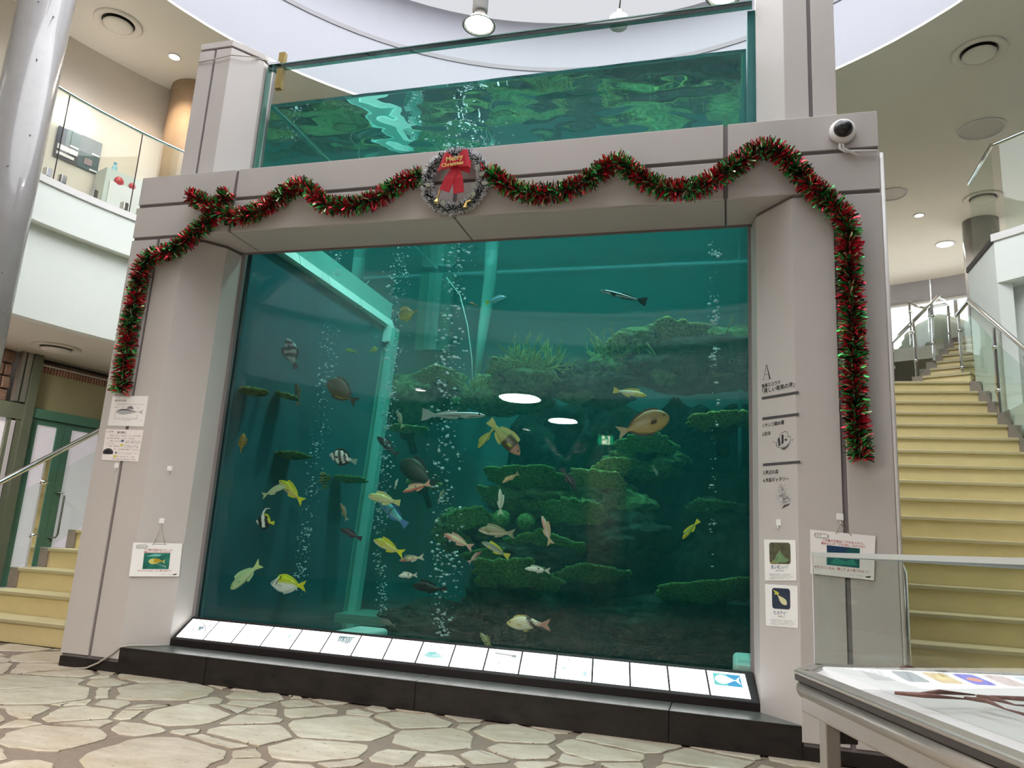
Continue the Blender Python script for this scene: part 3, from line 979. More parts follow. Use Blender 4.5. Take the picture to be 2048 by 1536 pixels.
# left gallery rail
pts = [polar(5.08, R2D(a), 5.12) for a in np.linspace(146, 176.4, 22)]
gl = []
_an = lambda q: math.degrees(math.atan2(q.y - OY, q.x - OX))
s1_, s2_ = _an(onR(272, 345, 5.08)), _an(onR(124, 270, 5.08))
for a0, a1 in ((147.0, s1_ - .1), (s1_ + .1, s2_ - .1), (s2_ + .1, 176.0)):
    pa, pb = polar(5.08, R2D(a0), 4.18), polar(5.08, R2D(a1), 4.18)
    up = Vector((0, 0, 0.92))
    gl.append([pa, pb, pb + up, pa + up])
gr_ = rail_thing('gallery_balustrade', 'glass gallery rail with steel top beside the round column', pts,
           [(polar(5.10, R2D(a), 4.17), polar(5.10, R2D(a), 5.1)) for a in (175.4,)], gl, 0.02)
for a in (s1_, s2_):
    q = polar(5.08, R2D(a), 4.18)
    MB().box(q.x - .004, q.x + .004, q.y - .004, q.y + .004, 4.18, 5.1).build('glass_joint', 'gasket', gr_)
for a in (s1_ + .8, s2_ - .8, s2_ + .9, s1_ - 1.2, (s1_ + s2_) / 2):
    q = polar(5.06, R2D(a), 4.21)
    bevel(MB().box(q.x - .03, q.x + .03, q.y - .03, q.y + .03, 4.17, 4.26).build('glass_clamp', 'chrome', gr_), .006)
pts = [polar(5.08, R2D(a), 5.12) for a in np.linspace(180.5, 205, 14)]
rail_thing('gallery_balustrade', 'short glimpse of gallery rail at the top left picture corner', pts,
           [(polar(5.10, R2D(a), 4.17), polar(5.10, R2D(a), 5.1)) for a in (182.2, 195)],
           [[polar(5.08, R2D(182.6), 4.18), polar(5.08, R2D(194.6), 4.18), polar(5.08, R2D(194.6), 5.1), polar(5.08, R2D(182.6), 5.1)]], 0.022)
# right gallery glass
zc = 4.52
cr = polar(5.97, R2D(45.6), zc)
rp = [Vector((7.06, 5.3, 5.56)), Vector((7.05, cr.y, 5.58))] + [polar(5.97, R2D(a), 5.58) for a in np.linspace(45.2, 8, 16)]
gl = [[Vector((7.06, 5.3, zc)), Vector((7.05, cr.y + .02, zc)), Vector((7.05, cr.y + .02, 5.55)), Vector((7.06, 5.3, 5.55))]]
for a0, a1 in ((45.0, 36.0), (35.7, 26.5), (26.2, 17)):
    gl.append([polar(5.97, R2D(a0), zc), polar(5.97, R2D(a1), zc), polar(5.97, R2D(a1), 5.55), polar(5.97, R2D(a0), 5.55)])
rail_thing('gallery_balustrade', 'green tinted glass rail on top of the white gallery corner', rp,
           [(polar(5.99, R2D(35.85), zc), polar(5.99, R2D(35.85), 5.56))], gl, 0.022)
# things seen up by the window: a draped heap
sh = MB()
n_, m_ = 18, 14
c0 = at(1888, 668, 8.6)
vs_, fs = [], []
for i in range(m_ + 1):
    for k in range(n_):
        a = 2 * math.pi * k / n_
        r = 0.52 * math.sin(0.08 + 1.5 * i / m_) * (1 + 0.18 * math.sin(3 * a) + 0.08 * math.sin(7 * a + i))
        vs_.append((c0.x + r * 1.15 * math.cos(a), c0.y + r * 0.6 * math.sin(a), 4.25 + 0.62 * math.cos(1.5 * i / m_) * (1 + .1 * math.sin(2 * a))))
for i in range(m_):
    for k in range(n_):
        a, b = i * n_ + k, i * n_ + (k + 1) % n_
        fs.append((a, a + n_, b + n_, b))
fs.append(tuple(range(n_)))
o = sh.add(vs_, fs).build('draped_heap', mat('grey_green_sheet', srgb(150, 160, 150), 0.8, 0, 0.12, 4), smooth=True)
tag(o, 'heap under a grey green sheet by the bright window', 'covered heap')
# ================================================================== TANK: pane, frame, water
TX0, TX1, TY1, TZ0, TZW = 0.70, W - 0.70, 4.3, 0.20, 4.31
tank = thing('aquarium_tank', (W / 2, 2.3, 0.16), 'tall acrylic aquarium tank with open top', 'aquarium')
MT['acrylic'] = pane_mat('clear_acrylic', (0.965, 0.99, 0.98), 0.013)
fp = MB().box(0.66, W - 0.66, YG, YG + 0.045, ZP, 4.632).build('front_pane', 'acrylic', tank)
MB().box(0.66, W - 0.66, YG - 0.001, YG + 0.046, 4.632, 4.64).build('pane_top_edge', 'glass_edge', fp)
fw = MB()
for k in range(8):
    a, b = 0.66 + k * (W - 1.32) / 8, 0.66 + (k + 1) * (W - 1.32) / 8
    fw.box(a, b, YG + 0.004, YG + 0.042, 4.60, 4.631)
fw.build('pane_top_band', pane_mat('green_edge_band', (0.30, 0.52, 0.46), 0.1), fp)
MB().box(0.655, 0.668, YG + 0.001, YG + 0.046, ZT, 4.63).build('pane_side_edge', 'glass_edge', fp)
MT['tank_floor'] = mat('tank_floor_sand', srgb(92, 104, 92), 0.9, 0, 0.25, 8, 0.3, 40)
MT['tank_wall'] = mat('tank_back_paint', srgb(44, 112, 112), 0.8, 0, 0.12, 1.2)
MT['tank_trim'] = mat('white_tank_trim', srgb(196, 226, 214), 0.5, 0, 0.04, 6)
MT['tank_band'] = mat('sea_green_band', srgb(120, 190, 176), 0.5, 0, 0.05, 3)
MT['tank_post'] = mat('sea_green_post', srgb(86, 150, 132), 0.5, 0, 0.08, 3)
MB().box(0.6, W - 0.6, 0.45, TY1 + 0.1, 0.05, TZ0 - 0.002).build('tank_floor', 'tank_floor', tank)
MB().box(0.6, W - 0.6, TY1 + 0.02, TY1 + 0.12, 0.05, 4.6).build('back_wall', 'tank_wall', tank)
MB().box(W - 0.69, W - 0.6, 0.45, TY1 + 0.1, 0.05, 4.6).build('side_wall', 'tank_wall', tank)
MB().box(0.5, 0.6, 0.45, 3.0, 0.05, 0.26).build('side_kerb', 'tank_wall', tank)
# side beam under the upper window: band with four white trim boards below it
PX = 0.715
MB().box(PX - 0.19, PX, 0.46, 2.95, 3.26, 3.45).build('side_beam', 'tank_band', tank)
ys = [0.47, 1.05, 1.55, 2.2, 2.97]
for a, b in zip(ys[:-1], ys[1:]):
    m_ = MB()
    prof = [(PX + 0.03, 3.15), (PX + 0.045, 3.17), (PX + 0.012, 3.262), (PX - 0.17, 3.262), (PX - 0.17, 3.15)]
    n = len(prof)
    vs_ = [(x, a + 0.004, z) for x, z in prof] + [(x, b - 0.004, z) for x, z in prof]
    fs = [(i, (i + 1) % n, n + (i + 1) % n, n + i) for i in range(n)] + [tuple(range(n - 1, -1, -1)), tuple(range(n, 2 * n))]
    m_.add(vs_, fs).build('trim_board', 'tank_trim', tank)
pb_, pt_ = atX(690, 1240, PX + .03), atX(775, 660, PX + .03)
lean = (pt_.y - pb_.y) / (pt_.z - pb_.z)
pyz = lambda z: pb_.y + lean * (z - pb_.z)
def leaning(x0, x1, d0, d1, z0, z1):
    """upright bar whose foot stands nearer than its head"""
    vs_ = [(x, pyz(z) + d, z) for z in (z0, z1) for x, d in ((x0, d0), (x1, d0), (x1, d1), (x0, d1))]
    return MB().add(vs_, [(0, 3, 2, 1), (4, 5, 6, 7), (0, 1, 5, 4), (1, 2, 6, 5), (2, 3, 7, 6), (3, 0, 4, 7)])
sp_ = [(0.46, TZ0), (pyz(TZ0), TZ0), (pyz(3.15), 3.15), (0.46, 3.15)]
MB().extr([(PX - .003, y, z) for y, z in sp_], Vector((-.06, 0, 0))).build('side_panel', mat('blue_green_side_panel', srgb(52, 104, 112), 0.3, 0, 0.2, 1.3), tank)
# corner post of three strips
leaning(PX - .10, PX - .005, -.01, .10, TZ0, 3.16).build('corner_post', 'tank_band', tank)
leaning(PX - .005, PX + .04, .02, .10, TZ0, 3.16).build('corner_post', 'tank_post', tank)
leaning(PX + .04, PX + .125, .0, .10, TZ0, 3.14).build('corner_post', 'tank_band', tank)
leaning(PX, PX + .08, -.03, .0, 2.98, 3.15).build('post_bracket', 'tank_trim', tank)
# back upright and hanging pipe
a = at(878, 700, 4.15)
MB().box(a.x - 0.15, a.x - 0.03, 4.12, 4.24, a.z, 4.25).build('back_upright', 'tank_band', tank)
MB().box(a.x - 0.02, a.x + 0.10, 4.15, 4.24, a.z, 4.25).build('back_upright', 'tank_post', tank)
MB().tube([at(985, 470, 3.7), at(980, 560, 3.7), at(966, 660, 3.7), at(952, 778, 3.7)], [0.075, 0.075, 0.06, 0.035], 14).build('hanging_pipe', 'tank_band', tank, smooth=True)
MB().tube([at(893, 555, 3.3), at(920, 590, 3.3), at(935, 650, 3.3), at(944, 720, 3.3), at(945, 770, 3.3)], 0.006, 6).build('air_line', 'tank_trim', tank, smooth=True)
# pale ledges on the tank floor
MB().box(0.75, 1.65, 2.3, 2.9, TZ0, 0.24).build('floor_ledge', 'tank_post', tank)
a, b = at(672, 1262, 0.75), at(762, 1250, 0.95)
bevel(MB().box(a.x, b.x, 0.55, 1.1, TZ0, a.z + 0.01).build('floor_ledge', 'tank_trim', tank), 0.03, 3)
a, b = at(1466, 1330, 0.75), at(1520, 1320, 0.75)
bevel(MB().box(a.x, b.x + 0.2, 0.55, 1.1, TZ0, a.z + 0.04).build('floor_ledge', 'tank_trim', tank), 0.03, 3)

def water_mat():
    m = bpy.data.materials.new('sea_water')
    m.use_nodes = True
    nt = m.node_tree
    nt.nodes.clear()
    out = nt.nodes.new('ShaderNodeOutputMaterial')
    tr = nt.nodes.new('ShaderNodeBsdfTransparent')
    gl = nt.nodes.new('ShaderNodeBsdfGlossy')
    gl.inputs['Roughness'].default_value = 0.0
    fr = nt.nodes.new('ShaderNodeFresnel')
    fr.inputs['IOR'].default_value = 1.33
    mx = nt.nodes.new('ShaderNodeMixShader')
    nt.links.new(fr.outputs[0], mx.inputs[0])
    nt.links.new(tr.outputs[0], mx.inputs[1])
    nt.links.new(gl.outputs[0], mx.inputs[2])
    nt.links.new(mx.outputs[0], out.inputs['Surface'])
    va = nt.nodes.new('ShaderNodeVolumeAbsorption')
    va.inputs['Color'].default_value = (0.30, 0.86, 0.83, 1)
    va.inputs['Density'].default_value = 0.30
    vsn = nt.nodes.new('ShaderNodeVolumeScatter')
    vsn.inputs['Color'].default_value = (0.10, 0.60, 0.58, 1)
    vsn.inputs['Density'].default_value = 0.055
    vsn.inputs['Anisotropy'].default_value = 0.2
    ad = nt.nodes.new('ShaderNodeAddShader')
    nt.links.new(va.outputs[0], ad.inputs[0])
    nt.links.new(vsn.outputs[0], ad.inputs[1])
    nt.links.new(ad.outputs[0], out.inputs['Volume'])
    return m
MT['water'] = water_mat()
def water():
    mb = MB()
    nx, ny = 90, 84
    y0, y1 = YG + 0.052, TY1
    for j in range(ny + 1):
        for i in range(nx + 1):
            x = TX0 + (TX1 - TX0) * i / nx
            y = y0 + (y1 - y0) * j / ny
            e = min(1, 6 * min(i, nx - i) / nx, 6 * min(j, ny - j) / ny)
            z = TZW + (0.4 + 0.6 * e) * (0.010 * noise.noise(Vector((x * 2.3, y * 4.2, 1.0))) + 0.007 * noise.noise(Vector((x * 5.5, y * 9, 4.0))))
            mb.v.append((x, y, z))
    idx = lambda i, j: j * (nx + 1) + i
    for j in range(ny):
        for i in range(nx):
            mb.f.append((idx(i, j), idx(i + 1, j), idx(i + 1, j + 1), idx(i, j + 1)))
    nb = len(mb.v)
    mb.v += [(TX0, y0, TZ0), (TX1, y0, TZ0), (TX1, y1, TZ0), (TX0, y1, TZ0)]
    mb.f.append((nb + 3, nb + 2, nb + 1, nb))
    mb.f.append(tuple([nb, nb + 1] + [idx(i, 0) for i in range(nx, -1, -1)]))
    mb.f.append(tuple([nb + 2, nb + 3] + [idx(i, ny) for i in range(0, nx + 1)]))
    mb.f.append(tuple([nb + 3, nb] + [idx(0, j) for j in range(0, ny + 1)]))
    mb.f.append(tuple([nb + 1, nb + 2] + [idx(nx, j) for j in range(ny, -1, -1)]))
    mb.m = [0] * len(mb.f)
    o = mb.build('water', 'water')
    for k, p in enumerate(o.data.polygons):
        p.use_smooth = k < nx * ny
    o.data.update()
    tag(o, 'green sea water filling the big tank', 'water', None, 'stuff')
water()

# lamps over the tank
def tank_lamp(px, py, Y, label, power):
    p = at(px, py, Y)
    t = thing('tank_lamp', p, label, 'lamp', 'metal halide lamps above the tank')
    MB().lathe([(0.0, 0.16), (0.05, 0.16), (0.06, 0.10), (0.15, 0.0), (0.16, -0.01), (0.145, -0.01), (0.05, 0.07), (0.0, 0.075)], p, 24).build('reflector', 'alu', t, smooth=True)
    MB().lathe([(0.0, -0.012), (0.09, -0.004), (0.13, 0.004), (0.09, 0.03), (0.0, 0.05)], p, 20).build('bulb', 'halide', t, smooth=True)
    MB().tube([p + Vector((0, 0, 0.15)), p + Vector((0, 0, 3.7))], 0.075, 14).build('stem', 'white', t, smooth=True)
    s = spot('tank_lamp_beam', (p.x, p.y, p.z - 0.03), power, (0.90, 1.0, 0.97), R2D(105), 0.6, 0.12)
tank_lamp(958, 50, 1.7, 'glaring lamp on a white stem above the tank middle', 220)
tank_lamp(1448, -12, 1.6, 'glaring lamp at the top picture edge over the tank', 150)
# hook lamp between them
p = at(1238, 32, 2.2)
t = thing('hanging_hook_lamp', p, 'unlit small lamp on a hook behind the tank rim', 'lamp')
MB().lathe([(0.0, 0.07), (0.02, 0.07), (0.03, 0.03), (0.09, -0.02), (0.085, -0.12), (0.0, -0.14)], p, 18).build('shade', 'white', t, smooth=True)
MB().tube([p + Vector((0, 0, 0.06)), p + Vector((0.01, 0, 0.2)), p + Vector((-0.01, 0, 0.4)), p + Vector((0, 0, 4.0))], 0.008, 6).build('wire', 'gasket', t, smooth=True)

# ================================================================== REEF
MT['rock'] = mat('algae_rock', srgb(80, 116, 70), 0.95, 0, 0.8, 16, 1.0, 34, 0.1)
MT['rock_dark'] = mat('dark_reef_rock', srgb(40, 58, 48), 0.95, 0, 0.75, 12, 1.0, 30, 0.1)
MT['coral'] = mat('green_table_coral', srgb(86, 136, 72), 0.95, 0, 0.85, 48, 1.0, 70, 0.1)
MT['coral2'] = mat('olive_coral', srgb(126, 154, 84), 0.95, 0, 0.8, 42, 1.0, 60, 0.1)
MT['stag'] = mat('staghorn_coral', srgb(120, 146, 84), 0.9, 0, 0.3, 30, 0.4, 80, 0.1)
def ico(sub):
    bm = bmesh.new()
    bmesh.ops.create_icosphere(bm, subdivisions=sub, radius=1)
    v = [tuple(x.co) for x in bm.verts]
    f = [tuple(y.index for y in x.verts) for x in bm.faces]
    bm.free()
    return v, f
ICO4, ICO3, ICO1 = ico(5), ico(3), ico(1)
def rock(c, r, seed, m, label, rough=0.32, sub=ICO4):
    vs_ = []
    for v in sub[0]:
        d = Vector(v)
        q = d * 1.4 + Vector((seed * 7.1, seed * 3.3, 0))
        k = 1 + rough * (noise.noise(q) + 0.5 * noise.noise(q * 2.3) + 0.35 * noise.noise(q * 5.1) + 0.30 * abs(noise.noise(q * 9)) + 0.22 * abs(noise.noise(q * 19)))
        vs_.append((c[0] + d.x * r[0] * k, c[1] + d.y * r[1] * k, max(TZ0 + 0.002, c[2] + d.z * r[2] * k)))
    o = MB().add(vs_, sub[1]).build('reef_rock', m, smooth=True)
    return tag(o, label, 'rock', 'rocks of the reef')
ROCKS = [
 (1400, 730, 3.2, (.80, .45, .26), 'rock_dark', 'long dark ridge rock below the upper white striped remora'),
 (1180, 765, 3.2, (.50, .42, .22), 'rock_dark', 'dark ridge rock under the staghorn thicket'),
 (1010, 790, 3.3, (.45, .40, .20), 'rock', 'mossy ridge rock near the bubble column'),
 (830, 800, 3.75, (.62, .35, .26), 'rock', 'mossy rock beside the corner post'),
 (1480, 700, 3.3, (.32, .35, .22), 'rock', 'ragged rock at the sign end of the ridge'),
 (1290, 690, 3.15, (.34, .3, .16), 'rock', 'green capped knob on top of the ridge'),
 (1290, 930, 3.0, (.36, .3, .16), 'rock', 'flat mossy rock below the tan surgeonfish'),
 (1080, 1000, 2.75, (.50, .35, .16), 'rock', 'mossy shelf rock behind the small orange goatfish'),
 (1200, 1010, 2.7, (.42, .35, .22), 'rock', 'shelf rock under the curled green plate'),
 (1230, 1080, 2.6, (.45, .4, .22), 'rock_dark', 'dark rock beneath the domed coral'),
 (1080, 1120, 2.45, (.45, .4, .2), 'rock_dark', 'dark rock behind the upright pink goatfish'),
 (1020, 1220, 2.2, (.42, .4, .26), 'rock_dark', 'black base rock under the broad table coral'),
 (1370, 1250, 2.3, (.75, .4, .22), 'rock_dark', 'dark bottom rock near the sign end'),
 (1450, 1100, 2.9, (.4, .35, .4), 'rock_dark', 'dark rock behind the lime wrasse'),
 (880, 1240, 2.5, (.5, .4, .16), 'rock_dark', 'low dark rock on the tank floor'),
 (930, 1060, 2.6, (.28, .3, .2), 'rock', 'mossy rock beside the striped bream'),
]
for i, (px, py, Y, r, m, lab) in enumerate(ROCKS):
    rock(at(px, py, Y), r, i + 1, m, lab)
# reef wall at the back
mb = MB()
nx, nz = 70, 50
for j in range(nz + 1):
    for i in range(nx + 1):
        x = 1.5 + (TX1 - 0.02 - 1.5) * i / nx
        zt = 2.55 + 0.35 * noise.noise(Vector((x * 1.3, 9, 2))) + 0.12 * noise.noise(Vector((x * 5, 9, 2)))
        zt *= min(1, 0.25 + i / 14)
        z = TZ0 + (zt - TZ0) * j / nz
        q = Vector((x * 1.5, z * 1.8, 5))
        y = 3.75 + 0.35 * noise.noise(q) + 0.2 * noise.noise(q * 2.7) + 0.10 * noise.noise(q * 7) + 0.25 * (j / nz)
        mb.v.append((x, y, z))
for j in range(nz):
    for i in range(nx):
        a = j * (nx + 1) + i
        mb.f.append((a, a + 1, a + nx + 2, a + nx + 1))
nb = len(mb.v)
mb.v += [(1.5, 4.28, TZ0), (TX1 - 0.02, 4.28, TZ0), (TX1 - 0.02, 4.28, 2.2), (1.5, 4.28, 1.0)]
top = [nz * (nx + 1) + i for i in range(nx + 1)]
mb.f.append(tuple(top + [nb + 2, nb + 3]))
mb.m = [0] * len(mb.f)
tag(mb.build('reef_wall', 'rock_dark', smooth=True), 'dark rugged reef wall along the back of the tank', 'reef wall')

def plate(px, py, Y, r, tilt, roll, m, label, lobes=5, seed=0, cup=0.12, asp=0.8):
    c = at(px, py, Y) if Y > 0 else atX(px, py, -Y)
    t = thing('table_coral', c, label, 'coral', 'plate corals on the reef')
    nr, na = 12, 56
    R = Matrix.Rotation(R2D(roll), 3, 'Y') @ Matrix.Rotation(R2D(-tilt), 3, 'X')
    vs_, fs = [], []
    def ptn(k, a, up):
        edge = 1 + 0.10 * math.sin(lobes * a + seed) + 0.06 * math.sin((2 * lobes + 1) * a + 2 * seed) + 0.05 * math.sin(17 * a + seed) + 0.05 * noise.noise(Vector((9 * math.cos(a), 9 * math.sin(a), seed)))
        rad = r * k * (1 + (edge - 1) * k)
        q = Vector((rad * math.cos(a), rad * asp * math.sin(a), 0))
        z = cup * r * k * k + 0.035 * r * noise.noise(Vector((q.x * 14 / r * .4, q.y * 14 / r * .4, seed)))
        if up:
            z += 0.005 + 0.014 * noise.noise(Vector((q.x * 60, q.y * 60, seed))) + 0.012 * abs(noise.noise(Vector((q.x * 110, q.y * 110, seed))))
        else:
            z -= 0.008 + 0.10 * r * (1 - k) ** 2
        q.z = z
        return c + R @ q
    for up in (True, False):
        for i in range(nr + 1):
            k = i / nr
            for j in range(na):
                vs_.append(ptn(max(k, 0.01), 2 * math.pi * j / na, up))
    S = (nr + 1) * na
    for s0, flip in ((0, False), (S, True)):
        for i in range(nr):
            for j in range(na):
                a, b = s0 + i * na + j, s0 + i * na + (j + 1) % na
                q = (a, a + na, b + na, b)
                fs.append(q[::-1] if flip else q)
    for j in range(na):
        a, b = nr * na + j, nr * na + (j + 1) % na
        fs.append((a, S + a, S + b, b))
    MB().add(vs_, fs).build('plate', m, t, smooth=True)
    base = Vector((c.x, c.y + 0.1, c.z - 0.35 * r)) if Y > 0 else Vector((c.x - .12, c.y, c.z - .02))
    if Y > 0:
      MB().tube([c - Vector((0, 0, 0.02)), c.lerp(base, 0.5), base + (Vector((0, 0.12, -0.12)) if Y > 0 else Vector((-.1, 0, 0)))], [r * 0.4, r * 0.16, r * 0.2], 10).build('stalk', 'rock_dark', t, smooth=True)
PL = [
 (1028, 1166, 1.8, .36, 34, 0, 'coral', 'broad bright green table coral low in the tank', 5, 1),
 (1185, 1158, 2.1, .30, 20, -4, 'coral', 'flat green table coral beside the broad one', 4, 2),
 (1090, 1106, 2.25, .34, 30, 0, 'coral', 'green table coral behind the white goatfish', 5, 3),
 (1150, 1042, 2.35, .31, 42, 8, 'coral', 'domed green coral at the middle of the reef', 3, 4),
 (1195, 972, 2.45, .27, 30, 6, 'coral2', 'wavy olive plate under the curled leaf coral', 4, 5),
 (1060, 972, 2.5, .42, 20, 2, 'coral', 'long thin plate coral crossing behind the orange goatfish', 4, 6),
 (1292, 900, 2.7, .27, 34, -3, 'coral', 'green plate coral below the tan surgeonfish', 4, 7),
 (1222, 940, 2.4, .17, 40, -16, 'coral2', 'curled leaf shaped plate coral', 2, 8),
 (1446, 848, 2.4, .30, 10, -7, 'coral2', 'slim green plate coral nearest the lettered pier, upper one', 3, 9),
 (1425, 1020, 2.7, .22, 18, 0, 'coral', 'dim plate coral above the lime wrasse', 4, 10),
 (1412, 1196, 2.0, .40, 18, -9, 'coral', 'dim leaning plate coral low beside the sign pier', 4, 11),
 (942, 1050, 2.3, .22, 48, -30, 'coral', 'leaf coral tilted behind the pink goatfish', 2, 12),
 (985, 1118, 2.15, .26, 16, -8, 'coral', 'small plate coral under the grey wrasse', 4, 13),
 (845, 972, 2.6, .17, 20, 0, 'coral2', 'small plate coral behind the red goatfish', 3, 14),
 (815, 862, 3.0, .22, 4, 0, 'coral2', 'faint plate coral right of the green corner post', 4, 15),
 (1010, 740, 2.9, .20, 30, 0, 'coral2', 'mossy plate coral on the ridge crest', 4, 16),
 (1350, 682, 2.95, .34, 26, 0, 'coral2', 'bright mossy plate on top of the long ridge', 5, 17),
 (1240, 692, 2.9, .16, 40, -20, 'coral2', 'small upright mossy plate on the ridge', 3, 18),
 (990, 1000, 2.6, .2, 30, 20, 'coral', 'small ragged plate coral by the bubble column', 4, 19),
 (505, 786, -.80, .12, 6, 0, 'rock', 'faint plate coral by the tank edge, left of the small brown fish', 4, 21),
 (572, 794, -.80, .10, 8, 10, 'rock', 'faint plate coral behind the small brown fish', 4, 22),
 (700, 962, -.86, .16, 8, 0, 'coral', 'dim green plate coral beside the tiny striped fish', 4, 23),
 (580, 914, -.79, .16, 6, 0, 'rock', 'very dim plate coral behind the yellow snapper', 4, 24),
 (880, 760, 3.3, .28, 20, 0, 'coral2', 'mossy plate coral crowning the post side rock', 4, 20),
]
for q in PL:
    plate(*q)
for px, py, lab in ((1003, 1037, 'round green brain coral near the striped bream'), (1052, 1044, 'round dark brain coral beside the upright pink goatfish')):
    c = at(px, py, 2.3)
    vs_ = [(c.x + v[0] * .085 * (1 + .05 * noise.noise(Vector(v) * 6)), c.y + v[1] * .085, c.z + v[2] * .08 * (1 + .05 * noise.noise(Vector(v) * 6))) for v in ICO3[0]]
    tag(MB().add(vs_, ICO3[1]).build('brain_coral', 'coral', smooth=True), lab, 'coral')
def staghorn(px, py, Y, size, seed, label, n=26):
    c = at(px, py, Y)
    t = thing('staghorn_coral', c, label, 'coral', 'staghorn corals on the ridge')
    rnd = random.Random(seed)
    mb = MB()
    def grow(p, d, L, r, lev):
        q = p + d * L * 0.5 + Vector((rnd.uniform(-.1, .1), rnd.uniform(-.1, .1), rnd.uniform(0, .1))) * L
        e_ = q + (d + Vector((rnd.uniform(-.4, .4), rnd.uniform(-.4, .4), rnd.uniform(-.1, .4)))).normalized() * L * 0.5
        mb.tube([p, q, e_], [r, r * .8, r * .35], 5)
        if lev > 0:
            for _ in range(rnd.choice((1, 2, 2))):
                b = p.lerp(q, rnd.uniform(.4, 1)) if rnd.random() < .5 else q.lerp(e_, rnd.random() * .7)
                nd = (d + Vector((rnd.uniform(-1, 1), rnd.uniform(-.8, .8), rnd.uniform(-.2, .7)))).normalized()
                grow(b, nd, L * .6, r * .65, lev - 1)
    for k in range(n):
        d = Vector((rnd.uniform(-1, 1), rnd.uniform(-.8, .5), rnd.uniform(.1, 1))).normalized()
        grow(c + Vector((rnd.uniform(-.5, .5) * size, rnd.uniform(-.25, .25) * size, -0.05)), d, size * rnd.uniform(.35, .8), 0.009, 2)
    mb.build('branches', 'stag', t, smooth=True)
    rock(c - Vector((0, -0.05, 0.1)), (size * .7, size * .45, 0.12), seed, 'rock', 'x', 0.3, ICO3)['label'] = 'small mossy rock under the ' + label
for q in [(1065, 735, 2.85, .40, 31, 'staghorn thicket at the middle of the ridge', 60), (1215, 710, 2.95, .30, 32, 'staghorn coral under the upper remora', 34), (1440, 705, 3.0, .32, 33, 'staghorn coral by the far bubble column', 30), (1150, 760, 2.9, .28, 34, 'low tangled staghorn above the dark ridge rock', 36), (960, 775, 2.95, .26, 35, 'staghorn coral beside the wide bubble column', 30), (1330, 720, 2.9, .25, 36, 'sparse staghorn below the mossy plate', 18)]:
    staghorn(*q)
# ================================================================== FISH
MT['fish'] = vcol_mat('fish_skin', 0.35, 0.5)
MT['fin'] = vcol_mat('fish_fin', 0.45, 0.4)
MT['eye'] = mat('fish_eye', srgb(18, 18, 18), 0.1)
PR = {  # u, half height above and below the axis, thickness
 'snapper': ([0, .05, .15, .3, .5, .75, .92, 1], [.012, .06, .115, .165, .16, .10, .055, .05], [.012, .05, .09, .125, .13, .085, .052, .05], .42),
 'deep': ([0, .05, .15, .3, .5, .75, .92, 1], [.012, .07, .15, .25, .28, .19, .065, .05], [.012, .06, .13, .22, .26, .18, .062, .05], .27),
 'disc': ([0, .05, .15, .3, .5, .75, .92, 1], [.012, .07, .20, .34, .40, .32, .10, .06], [.012, .06, .17, .30, .36, .28, .09, .06], .20),
 'slim': ([0, .05, .15, .3, .5, .75, .92, 1], [.012, .05, .09, .12, .115, .08, .05, .045], [.012, .045, .075, .10, .10, .07, .048, .045], .55),
 'parrot': ([0, .05, .15, .3, .5, .75, .92, 1], [.03, .09, .13, .165, .165, .11, .07, .062], [.03, .08, .115, .14, .145, .10, .068, .062], .5),
 'tang': ([0, .04, .12, .3, .5, .75, .92, 1], [.02, .11, .20, .285, .29, .20, .058, .045], [.02, .10, .17, .24, .25, .18, .056, .045], .28),
 'hog': ([0, .05, .15, .3, .5, .75, .92, 1], [.012, .06, .12, .19, .205, .15, .07, .055], [.012, .06, .115, .17, .18, .13, .068, .055], .36),
 'remora': ([0, .05, .15, .3, .5, .75, .92, 1], [.012, .032, .05, .058, .055, .038, .02, .016], [.015, .035, .05, .056, .052, .036, .02, .016], .85),
}
